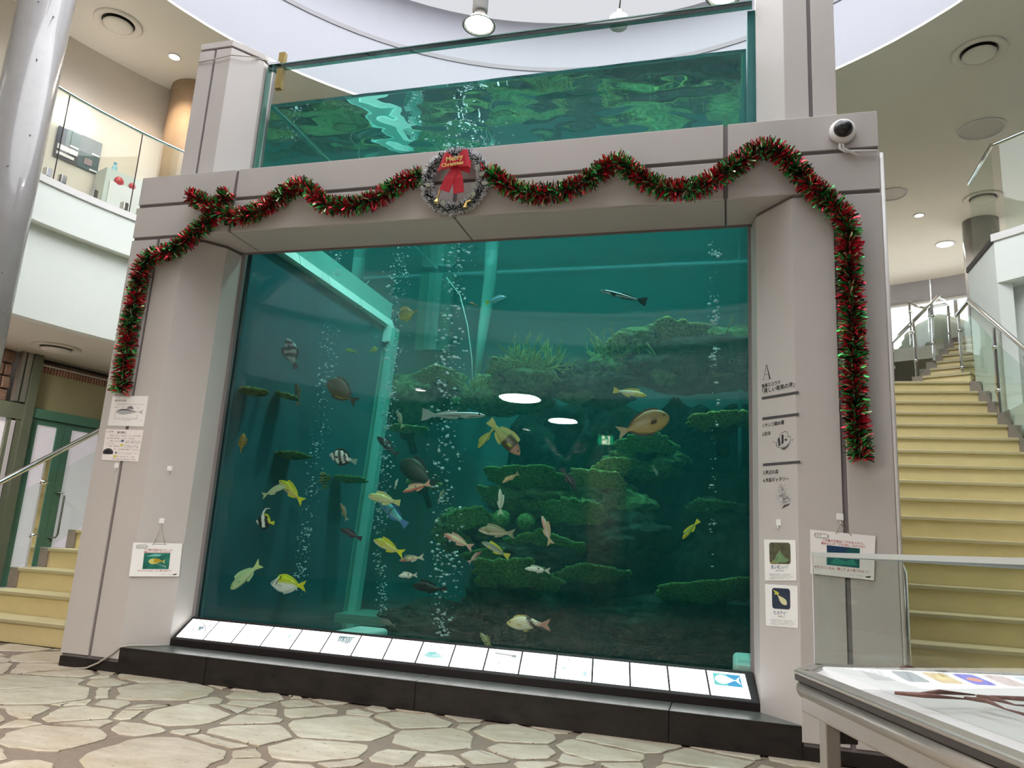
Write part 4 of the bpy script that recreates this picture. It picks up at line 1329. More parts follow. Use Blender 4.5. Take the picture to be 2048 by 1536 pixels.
def fish(name, label, sp, head, tail, Y, col, tailcol, dY=0.0, up=None, dorsal=(.28, .86, .10), anal=(.58, .86, .08), fincol=None, tailform='fork', extra=None, eye=True, cat='fish', pect=True):
    Y = min(Y, atX(*head, .83).y, atX(*tail, .83).y - max(0, dY))      # clear of the side panel
    h, tl = at(head[0], head[1], Y), at(tail[0], tail[1], Y + dY)
    X = (h - tl)
    L = X.length
    X.normalize()
    Up = Vector(up) if up else Vector((0, 0, 1))
    side = Up.cross(X)
    if side.length < 0.15:
        side = Vector((0, -1, 0)).cross(X)
    # keep the flank towards the viewer
    Yv = side.normalized()
    Z = X.cross(Yv).normalized()
    mw = Matrix((X, Yv, Z)).transposed().to_4x4()
    mw.translation = (h + tl) / 2
    root = bpy.data.objects.new(name, None)
    COL.objects.link(root)
    root.empty_display_size = 0.05
    root.matrix_world = mw
    tag(root, label, cat, 'fish in the big tank')
    U, T, B, th = PR[sp]
    BL = 0.80 * L
    x0 = L / 2
    fx = lambda u: x0 - u * BL
    ti = lambda u: float(np.interp(u, U, T)) * BL
    bi = lambda u: float(np.interp(u, U, B)) * BL
    N, Mn = 22, 16
    vs_, cs, fs = [], [], []
    for i in range(N + 1):
        u = (i / N) ** 1.15
        for k in range(Mn):
            a = 2 * math.pi * k / Mn
            s_, c_ = math.sin(a), math.cos(a)
            z = ti(u) * s_ if s_ > 0 else bi(u) * s_
            hw = th * 0.5 * (ti(u) + bi(u))
            y = hw * math.copysign(abs(c_) ** 0.85, c_)
            vs_.append((fx(u), y, z))
            cs.append(col(u, s_))
    for i in range(N):
        for k in range(Mn):
            a, b = i * Mn + k, i * Mn + (k + 1) % Mn
            fs.append((a, a + Mn, b + Mn, b))
    fs += [tuple(range(Mn)), tuple(range(N * Mn + Mn - 1, N * Mn - 1, -1))]
    MB().add(vs_, fs).build('body', 'fish', root, True, True, cs)
    fc = fincol or tailcol
    tk = 0.006 * L
    def fin(nm, pts, c):
        n = len(pts)
        v3 = [(p[0], tk, p[1]) for p in pts] + [(p[0], -tk, p[1]) for p in pts]
        f_ = [tuple(range(n)), tuple(range(2 * n - 1, n - 1, -1))] + [(i, n + i, n + (i + 1) % n, (i + 1) % n) for i in range(n)]
        cc = [c(p[0], p[1]) if callable(c) else c for p in pts]
        MB().add(v3, f_).build(nm, 'fin', root, True, False, cc + cc)
    e_ = fx(1.0)
    t0 = ti(1.0)
    if tailform == 'fork':
        tp = [(e_ + .02 * L, t0 * .8), (e_ - .10 * L, .085 * L), (e_ - .20 * L, .135 * L), (e_ - .155 * L, .04 * L), (e_ - .125 * L, 0), (e_ - .155 * L, -.04 * L), (e_ - .20 * L, -.135 * L), (e_ - .10 * L, -.085 * L), (e_ + .02 * L, -t0 * .8)]
    elif tailform == 'square':
        tp = [(e_ + .02 * L, t0 * .8), (e_ - .10 * L, .075 * L), (e_ - .19 * L, .095 * L), (e_ - .185 * L, .0), (e_ - .19 * L, -.095 * L), (e_ - .10 * L, -.075 * L), (e_ + .02 * L, -t0 * .8)]
    else:
        tp = [(e_ + .02 * L, t0 * .8), (e_ - .08 * L, .05 * L), (e_ - .16 * L, .06 * L), (e_ - .195 * L, .0), (e_ - .16 * L, -.06 * L), (e_ - .08 * L, -.05 * L), (e_ + .02 * L, -t0 * .8)]
    fin('tail_fin', tp, tailcol)
    def ridge(nm, a, b, hh, sgn):
        n = 9
        prof = ti if sgn > 0 else bi
        lo = [(fx(a + (b - a) * i / n), sgn * prof(a + (b - a) * i / n) * .9) for i in range(n + 1)]
        hi = []
        for i in range(n, -1, -1):
            u = a + (b - a) * i / n
            s_ = i / n
            hi.append((fx(u) - .04 * L * s_, sgn * (prof(u) * .96 + hh * BL * (math.sin(math.pi * min(1, .25 + .75 * s_)) ** .5 * (1 - .25 * s_) if s_ < 1 else .25))))
        fin(nm, lo + hi, fc)
    if dorsal:
        ridge('dorsal_fin', *dorsal, 1)
    if anal:
        ridge('anal_fin', *anal, -1)
    if pect:
        for sg in (1, -1):
            yb = sg * th * .5 * (ti(.3) + bi(.3))
            pv = [(fx(.28), yb * .92, -.01 * L), (fx(.34), yb * 1.25, .015 * L), (fx(.44), yb * 1.5 + sg * .01 * L, -.01 * L), (fx(.42), yb * 1.4, -.05 * L), (fx(.33), yb * 1.1, -.045 * L)]
            n = 5
            pv2 = [(p[0] - .003 * L, p[1] - sg * .006 * L, p[2]) for p in pv]
            f_ = [tuple(range(n)), tuple(range(2 * n - 1, n - 1, -1))] + [(i, n + i, n + (i + 1) % n, (i + 1) % n) for i in range(n)]
            MB().add(pv + pv2, f_).build('pectoral_fin', 'fin', root, True, False, [fc if not callable(fc) else fc(0, 0)] * 10)
    if eye:
        for sg in (1, -1):
            yy = th * .5 * (ti(.1) + bi(.1))
            MB().sphere((fx(.105), sg * yy * .82, ti(.1) * .42), .016 * L if sp != 'disc' else .02 * L, 8, 6).build('eye', 'eye', root, True, True)
    if extra:
        extra(fin, fx, ti, bi, L)
    return root
mixc = lambda a, b, t: tuple(a[i] + (b[i] - a[i]) * max(0, min(1, t)) for i in range(3))
cst = lambda c: (lambda u, v: c)
def shade(back, belly):
    return lambda u, v: mixc(belly, back, (v + .7) / 1.2)
def bands(base, dark, edges, slant=0.0):
    def f(u, v):
        q = u + slant * v
        for a, b in edges:
            if a < q < b:
                return dark
        return base
    return f
yel, lem, wht, blk = srgb(226, 220, 40), srgb(240, 236, 120), srgb(236, 238, 232), srgb(14, 16, 16)
brn, drk, pink, red_ = srgb(96, 76, 44), srgb(48, 38, 40), srgb(238, 190, 176), srgb(226, 110, 104)
olv, tan_, grn = srgb(140, 150, 84), srgb(196, 160, 108), srgb(150, 196, 110)
goat = lambda spot=True: (lambda u, v: (srgb(60, 48, 44) if spot and .66 < u < .74 and v > .2 else mixc(srgb(240, 190, 178), srgb(222, 214, 150), (v + .3))) if u > .32 else mixc(srgb(236, 120, 112), srgb(226, 190, 160), v + .4))
pale = lambda u, v: (srgb(50, 48, 46) if (.64 < u < .72 and v > .1) or (.92 < u < .97) else mixc(srgb(246, 240, 230), srgb(232, 226, 196), v))
fish('butterflyfish', 'golden brown butterflyfish swimming left of the wide bubble column', 'disc', (793, 634), (835, 622), 1.6, lambda u, v: blk if u < .12 else (wht if u < .17 else mixc(srgb(206, 176, 40), srgb(128, 100, 30), (v + .6) / 1.2)), srgb(190, 150, 40), dorsal=(.25, .93, .12), anal=(.5, .93, .12), tailform='round')
fish('sweetlips', 'grey fish with broad dark bands rising near the tank corner', 'deep', (574, 676), (592, 738), 1.5, bands(srgb(150, 166, 166), srgb(40, 54, 58), ((.12, .24), (.36, .5), (.62, .76)), .1), srgb(60, 72, 74), up=(-1, 0, .3), tailform='square')
fish('surgeonfish', 'small brown fish hanging nose up beside the big brown surgeonfish', 'snapper', (592, 766), (597, 812), 1.3, shade(srgb(92, 82, 62), srgb(70, 62, 50)), srgb(120, 118, 104), up=(1, 0, .4))
fish('surgeonfish', 'big brown surgeonfish with a white tail spine', 'tang', (655, 762), (714, 806), 1.2, lambda u, v: srgb(206, 170, 60) if v < -.8 and u > .5 else mixc(srgb(108, 86, 52), srgb(78, 64, 44), v + .5), srgb(70, 60, 50), dorsal=(.2, .9, .08), anal=(.4, .9, .08), tailform='fork')
fish('angelfish', 'dull yellow fish half faded at the far edge of the tank', 'deep', (487, 866), (481, 906), 1.7, bands(srgb(132, 128, 60), srgb(92, 92, 50), ((.3, .36), (.5, .56), (.7, .76))), srgb(120, 120, 60), up=(1, 0, .3), tailform='round')
fish('damselfish', 'black and white banded fish beside the green corner post', 'deep', (659, 909), (714, 924), 1.0, bands(wht, srgb(30, 40, 34), ((.0, .07), (.2, .31), (.43, .56), (.68, .79), (.9, .97)), .12), srgb(150, 176, 164), dorsal=(.2, .9, .10), anal=(.5, .9, .09), fincol=srgb(40, 50, 44), tailform='square')
fish('damselfish', 'tiny striped fish seen tail on under the banded fish', 'snapper', (645, 944), (650, 978), 1.4, bands(srgb(196, 196, 120), srgb(60, 66, 50), ((.15, .25), (.35, .45), (.55, .65), (.75, .85))), srgb(160, 160, 90), dY=.25, up=(1, 0, .4))
fish('snapper', 'bright yellow snapper pointing up beside a pale fish', 'snapper', (558, 961), (607, 1005), 0.9, lambda u, v: mixc(srgb(238, 210, 170), srgb(206, 196, 40), (v + .5) + u * .5), srgb(222, 220, 40), fincol=srgb(206, 206, 40))
fish('snapper', 'pale silvery fish passing behind the bright yellow snapper', 'slim', (572, 972), (524, 992), 1.3, shade(srgb(180, 196, 150), srgb(206, 214, 180)), srgb(190, 206, 160))
def streamer(fin, fx, ti, bi, L):
    pts = [(fx(.30), ti(.3) * .9), (fx(.36), ti(.36) + .20 * L), (fx(.50), ti(.4) + .34 * L), (fx(.82), ti(.4) + .36 * L), (fx(.84), ti(.4) + .345 * L), (fx(.56), ti(.4) + .30 * L), (fx(.46), ti(.4) + .12 * L), (fx(.46), ti(.46) * .9)]
    fin('dorsal_streamer', pts, wht)
fish('bannerfish', 'black white and yellow bannerfish with a trailing white streamer', 'disc', (512, 1042), (549, 1046), 0.9, lambda u, v: wht if u + .1 * v < .16 else (blk if u + .1 * v < .42 else (wht if u + .1 * v < .62 else (blk if u + .1 * v < .86 else yel))), yel, dorsal=(.5, .94, .14), anal=(.5, .94, .14), fincol=lambda x, z: srgb(206, 210, 40) if z > 0 else blk, tailform='square', extra=streamer)
fish('wrasse', 'small orange brown fish nosing up by the post', 'slim', (681, 1006), (694, 1042), 1.2, shade(srgb(150, 116, 60), srgb(110, 92, 56)), srgb(150, 160, 140))
fish('wrasse', 'dark maroon wrasse crossing the foot of the corner post', 'slim', (680, 1058), (724, 1078), 1.0, shade(srgb(50, 34, 44), srgb(78, 46, 56)), srgb(46, 34, 42), tailform='square')
fish('parrotfish', 'pale yellow parrotfish above the blue one', 'parrot', (737, 992), (801, 1006), 1.0, shade(srgb(206, 206, 130), srgb(228, 222, 176)), srgb(216, 216, 140), tailform='square')
fish('parrotfish', 'blue parrotfish slanting down towards its tail', 'parrot', (758, 1000), (814, 1052), 1.2, lambda u, v: srgb(60, 90, 110) if .52 < u < .56 else mixc(srgb(130, 176, 206), srgb(116, 206, 206), v + u), srgb(80, 130, 190), tailform='square')
fish('wrasse', 'pale green fish nosing down in the lower corner', 'parrot', (462, 1178), (522, 1126), 0.9, shade(srgb(170, 206, 150), srgb(196, 222, 172)), srgb(196, 220, 150), fincol=srgb(170, 206, 160))
fish('rabbitfish', 'white and yellow rabbitfish with a black eye stripe low in the tank', 'deep', (541, 1167), (612, 1172), 0.75, lambda u, v: (blk if (.03 < u - .12 * v < .09) or (.20 < u - .16 * v < .25 and v > -.3) else (srgb(200, 210, 30) if v > .15 + .5 * (.55 - u) and u > .3 else (srgb(222, 226, 60) if u > .93 else wht))), yel, dorsal=(.25, .92, .06), anal=(.5, .92, .05), fincol=lambda x, z: srgb(200, 210, 40) if z > 0 else srgb(206, 214, 200))
fish('snapper', 'yellow snapper with a bright tail above the small goatfish', 'snapper', (747, 1080), (808, 1108), 0.85, lambda u, v: mixc(srgb(226, 216, 160), srgb(196, 196, 40), v + .5 + .2 * u), srgb(232, 228, 30), fincol=srgb(206, 206, 40))
fish('goatfish', 'pink and yellow goatfish touching the yellow snapper tail', 'slim', (799, 1121), (848, 1114), 0.95, goat(), srgb(206, 206, 190))
fish('goatfish', 'small chubby goatfish below the pair of snapper and goatfish', 'snapper', (797, 1152), (835, 1150), 1.0, pale, srgb(220, 214, 206))
fish('goatfish', 'red bellied goatfish tilting up by the bubbles', 'slim', (806, 984), (862, 966), 0.95, lambda u, v: srgb(60, 50, 46) if .58 < u < .64 and v > .3 else mixc(srgb(222, 96, 96), srgb(214, 204, 150), v + .4 + .5 * max(0, u - .6)), srgb(222, 170, 150))
fish('goatfish', 'pink cheeked goatfish over the leaf coral', 'slim', (888, 1068), (946, 1096), 0.95, goat(False), srgb(226, 176, 160))
fish('bream', 'striped silver bream in front of the brain corals', 'snapper', (957, 1060), (1030, 1068), 0.95, lambda u, v: srgb(150, 136, 90) if (.35 < v < .5 or -.05 < v < .08 or .7 < v < .8) and u > .2 else mixc(srgb(222, 206, 180), srgb(170, 156, 116), v + .3), srgb(150, 156, 120))
fish('wrasse', 'grey wrasse with a yellow tail under the striped bream', 'slim', (964, 1084), (1019, 1114), 1.0, shade(srgb(120, 124, 104), srgb(206, 206, 190)), srgb(214, 206, 60), tailform='square')
fish('goatfish', 'short rosy goatfish heading up and away', 'slim', (963, 1103), (936, 1126), 1.1, lambda u, v: mixc(srgb(226, 110, 104), srgb(226, 196, 170), u * 1.2), srgb(226, 190, 176), dY=-.05)
fish('goatfish', 'white goatfish with black tail spot over the broad table coral', 'slim', (1050, 1137), (1101, 1142), 1.0, pale, srgb(222, 220, 206))
fish('goatfish', 'pink goatfish standing upright on its tail', 'slim', (1084, 1032), (1102, 1090), 0.95, lambda u, v: mixc(srgb(240, 216, 206), srgb(222, 120, 116), 1 - abs(u - .35) * 3) if v < .3 else srgb(226, 206, 170), srgb(226, 190, 150), up=(1, 0, .3))
fish('goatfish', 'slender white fish hanging nearly upright above the bream', 'slim', (1000, 978), (1001, 1030), 1.1, shade(srgb(206, 212, 190), srgb(236, 236, 222)), srgb(214, 220, 196), up=(1, 0, .2))
fish('hogfish', 'large cream hogfish with a black tail bar near the tank floor', 'hog', (1013, 1246), (1101, 1250), 0.8, lambda u, v: (srgb(30, 24, 24) if .66 < u + .12 * v < .82 else (srgb(226, 190, 170) if u > .85 else mixc(srgb(246, 240, 214), srgb(230, 206, 110), max(0, (.35 - u) * 2.5) + .25 * max(0, v)))), srgb(206, 156, 140), dorsal=(.2, .66, .05), anal=(.5, .66, .04), fincol=lambda x, z: srgb(50, 36, 36) if x < 0 else srgb(230, 210, 130))
fish('hawkfish', 'speckled green fish peeping over the light box', 'snapper', (960, 1266), (988, 1306), 0.62, lambda u, v: srgb(180, 196, 140) if noise.noise(Vector((u * 22, v * 7, 1))) > .05 else srgb(96, 120, 66), srgb(130, 150, 90), up=(1, 0, .5))
fish('remora', 'black and white striped remora high in the tank', 'remora', (1201, 581), (1294, 604), 1.2, lambda u, v: wht if v > .62 and u > .1 else (blk if v > -.05 else srgb(206, 216, 216)), srgb(16, 20, 22), dorsal=(.55, .9, .04), anal=(.55, .9, .035), tailform='square', fincol=srgb(30, 36, 38))
fish('remora', 'long pale remora with dark stripes at mid depth', 'remora', (970, 831), (843, 829), 1.1, lambda u, v: wht if v > .5 else (srgb(30, 40, 42) if v > .12 else (srgb(206, 220, 212) if v > -.2 else (srgb(60, 76, 76) if v > -.4 else srgb(190, 206, 200)))), srgb(170, 186, 180), dorsal=(.55, .9, .04), anal=(.55, .9, .035), tailform='square')
fish('fusilier', 'silvery blue fusilier with a yellow tail near the hanging pipe', 'snapper', (1013, 594), (970, 606), 1.6, shade(srgb(96, 150, 176), srgb(150, 206, 206)), srgb(216, 216, 40), fincol=srgb(150, 190, 190))
fish('surgeonfish', 'large tan surgeonfish cruising past the exit sign reflection', 'tang', (1339, 834), (1234, 866), 0.9, lambda u, v: srgb(110, 84, 60) if .30 < u < .44 and -.35 < v < .1 else mixc(srgb(206, 172, 110), srgb(170, 136, 86), v + .4), srgb(190, 170, 130), dorsal=(.2, .92, .06), anal=(.42, .92, .05), fincol=srgb(96, 76, 56))
fish('wrasse', 'yellow wrasse with pale blue lines above the tan surgeonfish', 'slim', (1293, 792), (1226, 780), 1.0, lambda u, v: mixc(srgb(226, 214, 60), srgb(216, 226, 190), u * 1.6) if not (.1 < v < .3 and u > .3) else srgb(150, 206, 206), srgb(206, 206, 90), tailform='square')
fish('wrasse', 'dark slim fish diving towards the mossy shelf', 'slim', (1154, 982), (1122, 936), 1.3, shade(srgb(52, 36, 44), srgb(70, 46, 52)), srgb(50, 36, 42), tailform='square')
fish('wrasse', 'lime green wrasse nosing down alone near the sign pier', 'slim', (1365, 1078), (1398, 1040), 0.8, lambda u, v: srgb(206, 206, 40) if u < .25 or u > .9 else mixc(srgb(150, 190, 40), srgb(90, 150, 90), v), srgb(222, 226, 40), tailform='square')
fish('parrotfish', 'stout olive parrotfish nosing down to the dark pillar reflection', 'hog', (1040, 910), (978, 840), 0.9, lambda u, v: srgb(206, 150, 130) if u < .24 else (srgb(96, 80, 50) if u < .56 else mixc(srgb(190, 196, 110), srgb(150, 160, 84), v)), srgb(206, 206, 116), tailform='square')
fish('wrasse', 'leaf shaped yellow green fish behind the stout parrotfish', 'snapper', (956, 896), (988, 856), 1.0, shade(srgb(170, 176, 60), srgb(196, 196, 96)), srgb(180, 190, 90), tailform='round')
fish('goatfish', 'orange goatfish with two dark spots over the long thin plate', 'slim', (1004, 966), (1038, 946), 1.2, lambda u, v: srgb(60, 44, 36) if (.55 < u < .62 or .78 < u < .84) and v > .2 else mixc(srgb(236, 176, 130), srgb(222, 196, 120), v), srgb(206, 170, 120))
fish('goatfish', 'pale fish hanging beside the bubble curtain', 'slim', (793, 820), (806, 856), 1.6, shade(srgb(150, 140, 120), srgb(170, 160, 140)), srgb(190, 200, 150), up=(1, 0, .4))
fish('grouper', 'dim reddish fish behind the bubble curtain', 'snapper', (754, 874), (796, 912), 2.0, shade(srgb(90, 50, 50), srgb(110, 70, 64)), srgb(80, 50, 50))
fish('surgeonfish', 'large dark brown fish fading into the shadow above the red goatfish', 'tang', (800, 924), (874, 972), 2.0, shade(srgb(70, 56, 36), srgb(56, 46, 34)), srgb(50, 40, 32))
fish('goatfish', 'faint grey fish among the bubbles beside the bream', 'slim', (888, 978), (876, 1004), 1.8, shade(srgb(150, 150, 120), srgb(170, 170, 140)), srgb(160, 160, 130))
fish('wrasse', 'tiny pale fish in the dark right of the reef', 'slim', (1316, 952), (1304, 930), 1.6, shade(srgb(120, 140, 120), srgb(150, 170, 150)), srgb(140, 160, 140))
fish('anthias', 'tiny orange fish beside the fine bubble line high up', 'snapper', (938, 605), (954, 611), 2.2, shade(srgb(170, 96, 60), srgb(150, 90, 60)), srgb(170, 100, 70))
fish('damselfish', 'faint yellow fish behind the post, right hand one', 'disc', (756, 698), (738, 702), 2.0, shade(srgb(150, 160, 50), srgb(140, 150, 56)), srgb(150, 156, 60))
fish('damselfish', 'faint yellow fish behind the post, left hand one', 'snapper', (690, 700), (714, 704), 2.2, shade(srgb(140, 160, 60), srgb(130, 150, 60)), srgb(140, 150, 60))
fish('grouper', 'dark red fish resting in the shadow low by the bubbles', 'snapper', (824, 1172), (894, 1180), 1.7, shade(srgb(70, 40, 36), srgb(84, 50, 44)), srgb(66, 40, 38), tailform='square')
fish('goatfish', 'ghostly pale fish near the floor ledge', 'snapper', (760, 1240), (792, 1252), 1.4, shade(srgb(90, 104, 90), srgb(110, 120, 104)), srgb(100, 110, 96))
fish('goatfish', 'little white fish nosing up over the small plate coral', 'slim', (796, 957), (789, 978), 1.2, cst(srgb(226, 230, 214)), srgb(206, 212, 200))

# ================================================================== BUBBLES (too many and too fine to count: one object per stream)
def bub_mat():
    m = bpy.data.materials.new('air_bubble')
    m.use_nodes = True
    nt = m.node_tree
    nt.nodes.clear()
    out = nt.nodes.new('ShaderNodeOutputMaterial')
    gl = nt.nodes.new('ShaderNodeBsdfGlossy')
    gl.inputs['Roughness'].default_value = 0.12
    df = nt.nodes.new('ShaderNodeBsdfDiffuse')
    df.inputs[0].default_value = (0.95, 1, 1, 1)
    tr = nt.nodes.new('ShaderNodeBsdfTranslucent')
    tr.inputs[0].default_value = (0.95, 1, 1, 1)
    m1 = nt.nodes.new('ShaderNodeMixShader')
    m1.inputs[0].default_value = 0.45
    nt.links.new(df.outputs[0], m1.inputs[1])
    nt.links.new(tr.outputs[0], m1.inputs[2])
    m2 = nt.nodes.new('ShaderNodeMixShader')
    m2.inputs[0].default_value = 0.4
    nt.links.new(m1.outputs[0], m2.inputs[1])
    nt.links.new(gl.outputs[0], m2.inputs[2])
    nt.links.new(m2.outputs[0], out.inputs['Surface'])
    return m
MT['bubble'] = bub_mat()
def bubbles(path, n, Y, spread, size, seed, label, clump=0.35):
    rnd = random.Random(seed)
    mb = MB()
    P = [at(x, y, min(Y, atX(x, y, .86).y)) for x, y in path]
    L = [0]
    for a, b in zip(P[:-1], P[1:]):
        L.append(L[-1] + (b - a).length)
    cl = [rnd.random() for _ in range(max(4, n // 28))]
    for _ in range(n):
        s = rnd.random()
        if rnd.random() < clump:
            s = min(1, max(0, rnd.choice(cl) + rnd.gauss(0, .012)))
        d = s * L[-1]
        k = max(i for i in range(len(L)) if L[i] <= d + 1e-9)
        k = min(k, len(P) - 2)
        c = P[k].lerp(P[k + 1], (d - L[k]) / max(1e-6, L[k + 1] - L[k]))
        sp_ = spread * (0.6 + 0.7 * s)
        c = c + Vector((rnd.gauss(0, sp_), rnd.gauss(0, sp_), 0))
        if not (TX0 + .02 < c.x < TX1 - .02 and YG + .08 < c.y < TY1 - .05 and TZ0 < c.z < TZW - .03):
            continue
        r = 1.35 * size * (0.35 + rnd.random() ** 2.2)
        q = Vector((rnd.uniform(.8, 1.6), rnd.uniform(.8, 1.4), rnd.uniform(.5, 1.0))) * r
        mb.add([(c.x + v[0] * q.x, c.y + v[1] * q.y, c.z + v[2] * q.z) for v in ICO1[0]], ICO1[1])
    o = mb.build('bubble_stream', 'bubble', smooth=True)
    tag(o, label, 'bubbles', 'bubble streams in the tank', 'stuff')
bubbles([(885, 1270), (880, 1150), (885, 1000), (880, 850), (895, 700), (905, 560), (915, 420), (925, 250)], 620, 1.2, .055, .0085, 1, 'wide column of bubbles rising through the middle of the tank')
bubbles([(912, 1200), (915, 1000), (905, 830), (918, 680), (930, 520), (935, 300)], 170, 1.3, .04, .008, 2, 'second strand of bubbles inside the wide column')
bubbles([(765, 1230), (758, 1060), (772, 900), (780, 780), (790, 650), (795, 560), (805, 440)], 760, 1.7, .045, .0062, 3, 'fine bubble curtain just right of the corner post')
bubbles([(596, 1200), (608, 1080), (628, 960), (640, 850), (655, 760), (662, 650)], 420, 1.9, .04, .0058, 4, 'slanting bubble stream left of the corner post')
bubbles([(672, 560), (676, 500), (680, 430)], 70, 1.6, .035, .006, 7, 'short bubble cloud below the side beam')
bubbles([(1424, 1150), (1424, 960), (1430, 800), (1428, 640), (1428, 470)], 120, 1.0, .022, .0075, 5, 'thin string of bubbles near the sign pier', .55)
bubbles([(870, 300), (910, 290), (960, 285), (1010, 280)], 120, 0.8, .10, .006, 6, 'loose bubbles caught under the surface in the upper window')
# ================================================================== GARLANDS AND WREATH
MT['tin_r'] = mat('red_tinsel', srgb(226, 50, 70), 0.25, 0.6)
MT['tin_g'] = mat('green_tinsel', srgb(64, 186, 92), 0.25, 0.6)
MT['tin_d'] = mat('dark_green_tinsel', srgb(24, 62, 36), 0.3, 0.8)
MT['tin_dr'] = mat('dark_red_tinsel', srgb(130, 24, 36), 0.3, 0.7)
MT['tin_p'] = mat('pale_gold_tinsel', srgb(232, 244, 190), 0.2, 0.6)
def smooth_path(P, n=14):
    out = []
    Q = [P[0]] + P + [P[-1]]
    for i in range(1, len(Q) - 2):
        for k in range(n):
            t = k / n
            a, b, c, d = Q[i - 1], Q[i], Q[i + 1], Q[i + 2]
            out.append(0.5 * ((2 * b) + (c - a) * t + (2 * a - 5 * b + 4 * c - d) * t * t + (3 * b - a - 3 * c + d) * t ** 3))
    out.append(P[-1])
    return out
def garland(pix, label, seed, rad=0.067, off=0.058, dens=2300):
    rnd = random.Random(seed)
    P = smooth_path([at(x, y, -off) for x, y in pix])
    g = thing('tinsel_garland', P[0], label, 'garland', 'christmas garlands on the portal')
    MB().tube(P[::3] + [P[-1]], 0.012, 6).build('wire', 'tin_d', g)
    L = [0]
    for a, b in zip(P[:-1], P[1:]):
        L.append(L[-1] + (b - a).length)
    mb = MB()
    N = int(L[-1] * dens)
    tw = 0
    for i in range(N):
        s = L[-1] * i / N
        k = max(0, min(len(P) - 2, int(np.searchsorted(L, s)) - 1))
        c = P[k].lerp(P[k + 1], (s - L[k]) / max(1e-6, L[k + 1] - L[k]))
        t = (P[k + 1] - P[k]).normalized()
        a = rnd.uniform(0, 2 * math.pi)
        n1 = t.cross(Vector((0, 1, 0))).normalized()
        n2 = Vector((0, 1, 0))
        rdir = (n1 * math.cos(a) + n2 * math.sin(a) + t * rnd.uniform(-.45, .45)).normalized()
        ln = rad * rnd.uniform(.75, 1.2)
        ax = rdir.cross(Vector((rnd.uniform(-1, 1), rnd.uniform(-1, 1), rnd.uniform(-1, 1)))).normalized() * rnd.uniform(.0032, .0056)
        bend = rdir.cross(ax).normalized() * ln * rnd.uniform(-.35, .35)
        p0 = c + rdir * 0.012
        p1 = c + rdir * ln * .6 + bend * .35
        p2 = c + rdir * ln + bend
        if p2.y > -0.002 or p1.y > -0.002:
            continue
        ph = math.sin(s * 27 + seed)
        mi = rnd.choices((0, 1, 2, 3, 4), (.36 + .2 * ph, .28 - .1 * ph, .16, .14, .07))[0]
        mb.add([p0 - ax, p0 + ax, p1 + ax, p1 - ax, p2 + ax * .8, p2 - ax * .8], [(0, 1, 2, 3), (3, 2, 4, 5)], mi)
    o = mb.build('tinsel', ['tin_r', 'tin_g', 'tin_d', 'tin_dr', 'tin_p'], g)
    o['kind'] = 'stuff'
    return g
garland([(380, 392), (402, 402), (432, 420), (470, 434), (510, 424), (550, 402), (580, 380), (604, 372), (626, 388), (648, 408), (690, 412), (735, 405), (775, 384), (810, 362), (846, 352)], 'swagged red and green tinsel garland left of the wreath', 1)
garland([(458, 384), (446, 400), (430, 424), (408, 450), (375, 480), (340, 503), (305, 513), (288, 530), (277, 565), (268, 610), (258, 660), (250, 710), (245, 755), (240, 785)], 'tinsel garland hanging down the pier above the paper sheets', 2)
garland([(976, 342), (1000, 362), (1035, 380), (1080, 388), (1130, 380), (1180, 358), (1215, 332), (1238, 324), (1262, 342), (1300, 366), (1350, 380), (1405, 372), (1450, 345), (1490, 318), (1524, 298), (1556, 304), (1592, 338), (1630, 380), (1668, 412), (1690, 440), (1697, 480), (1700, 560), (1704, 640), (1707, 720), (1709, 800), (1714, 860), (1722, 918)], 'long tinsel garland running right from the wreath and down the sign pier', 3)

wc = at(910, 362, -0.05)
wr = thing('wreath', wc, 'frosted wreath with a red bow and gold greeting', 'wreath')
MT['frost_leaf'] = mat('frosted_needles', srgb(238, 238, 242), 0.6)
MT['dark_leaf'] = mat('dark_needles', srgb(44, 50, 50), 0.7)
MT['sage'] = mat('sage_leaf', srgb(140, 140, 124), 0.7, 0, 0.2, 30)
RW = 0.195
def wpt(a, r=RW, y=0.0):
    return wc + Vector((r * math.sin(a), y, r * math.cos(a)))
MB().tube([wpt(2 * math.pi * k / 32) for k in range(33)], 0.018, 8).build('ring', 'dark_leaf', wr, smooth=True)
rnd = random.Random(4)
mb = MB()
for i in range(6500):
    a = rnd.uniform(0, 2 * math.pi)
    c = wpt(a)
    t = Vector((math.cos(a), 0, -math.sin(a)))
    b = rnd.uniform(0, 2 * math.pi)
    rd = Vector((math.sin(a), 0, math.cos(a)))
    d = (rd * math.cos(b) + Vector((0, 1, 0)) * math.sin(b) + t * rnd.uniform(-.5, .5)).normalized()
    ln = rnd.uniform(.032, .052)
    ax = d.cross(Vector((rnd.uniform(-1, 1), rnd.uniform(-1, 1), rnd.uniform(-1, 1)))).normalized() * .0021
    q0, q1, q2 = c + d * .012, c + d * ln * .62, c + d * ln
    if q2.y > -0.003:
        continue
    fro = rnd.random() < .78
    mb.add([q0 - ax, q0 + ax, q1 + ax, q1 - ax, q2 + ax, q2 - ax], [(0, 1, 2, 3)], 0)
    mb.add([q1 - ax, q1 + ax, q2 + ax, q2 - ax], [(0, 1, 2, 3)], 1 if fro else 0)
nd = mb.build('needles', ['dark_leaf', 'frost_leaf'], wr)
nd['kind'] = 'stuff'
def leafshape(name, c, d, wd, ln, m):
    d = d.normalized()
    sdv = d.cross(Vector((0, -1, 0))).normalized()
    pts = [c, c + d * ln * .3 + sdv * wd, c + d * ln * .6 + sdv * wd * .8, c + d * ln, c + d * ln * .6 - sdv * wd * .8, c + d * ln * .3 - sdv * wd]
    MB().extr(pts, Vector((0, -0.003, 0))).build(name, m, wr)
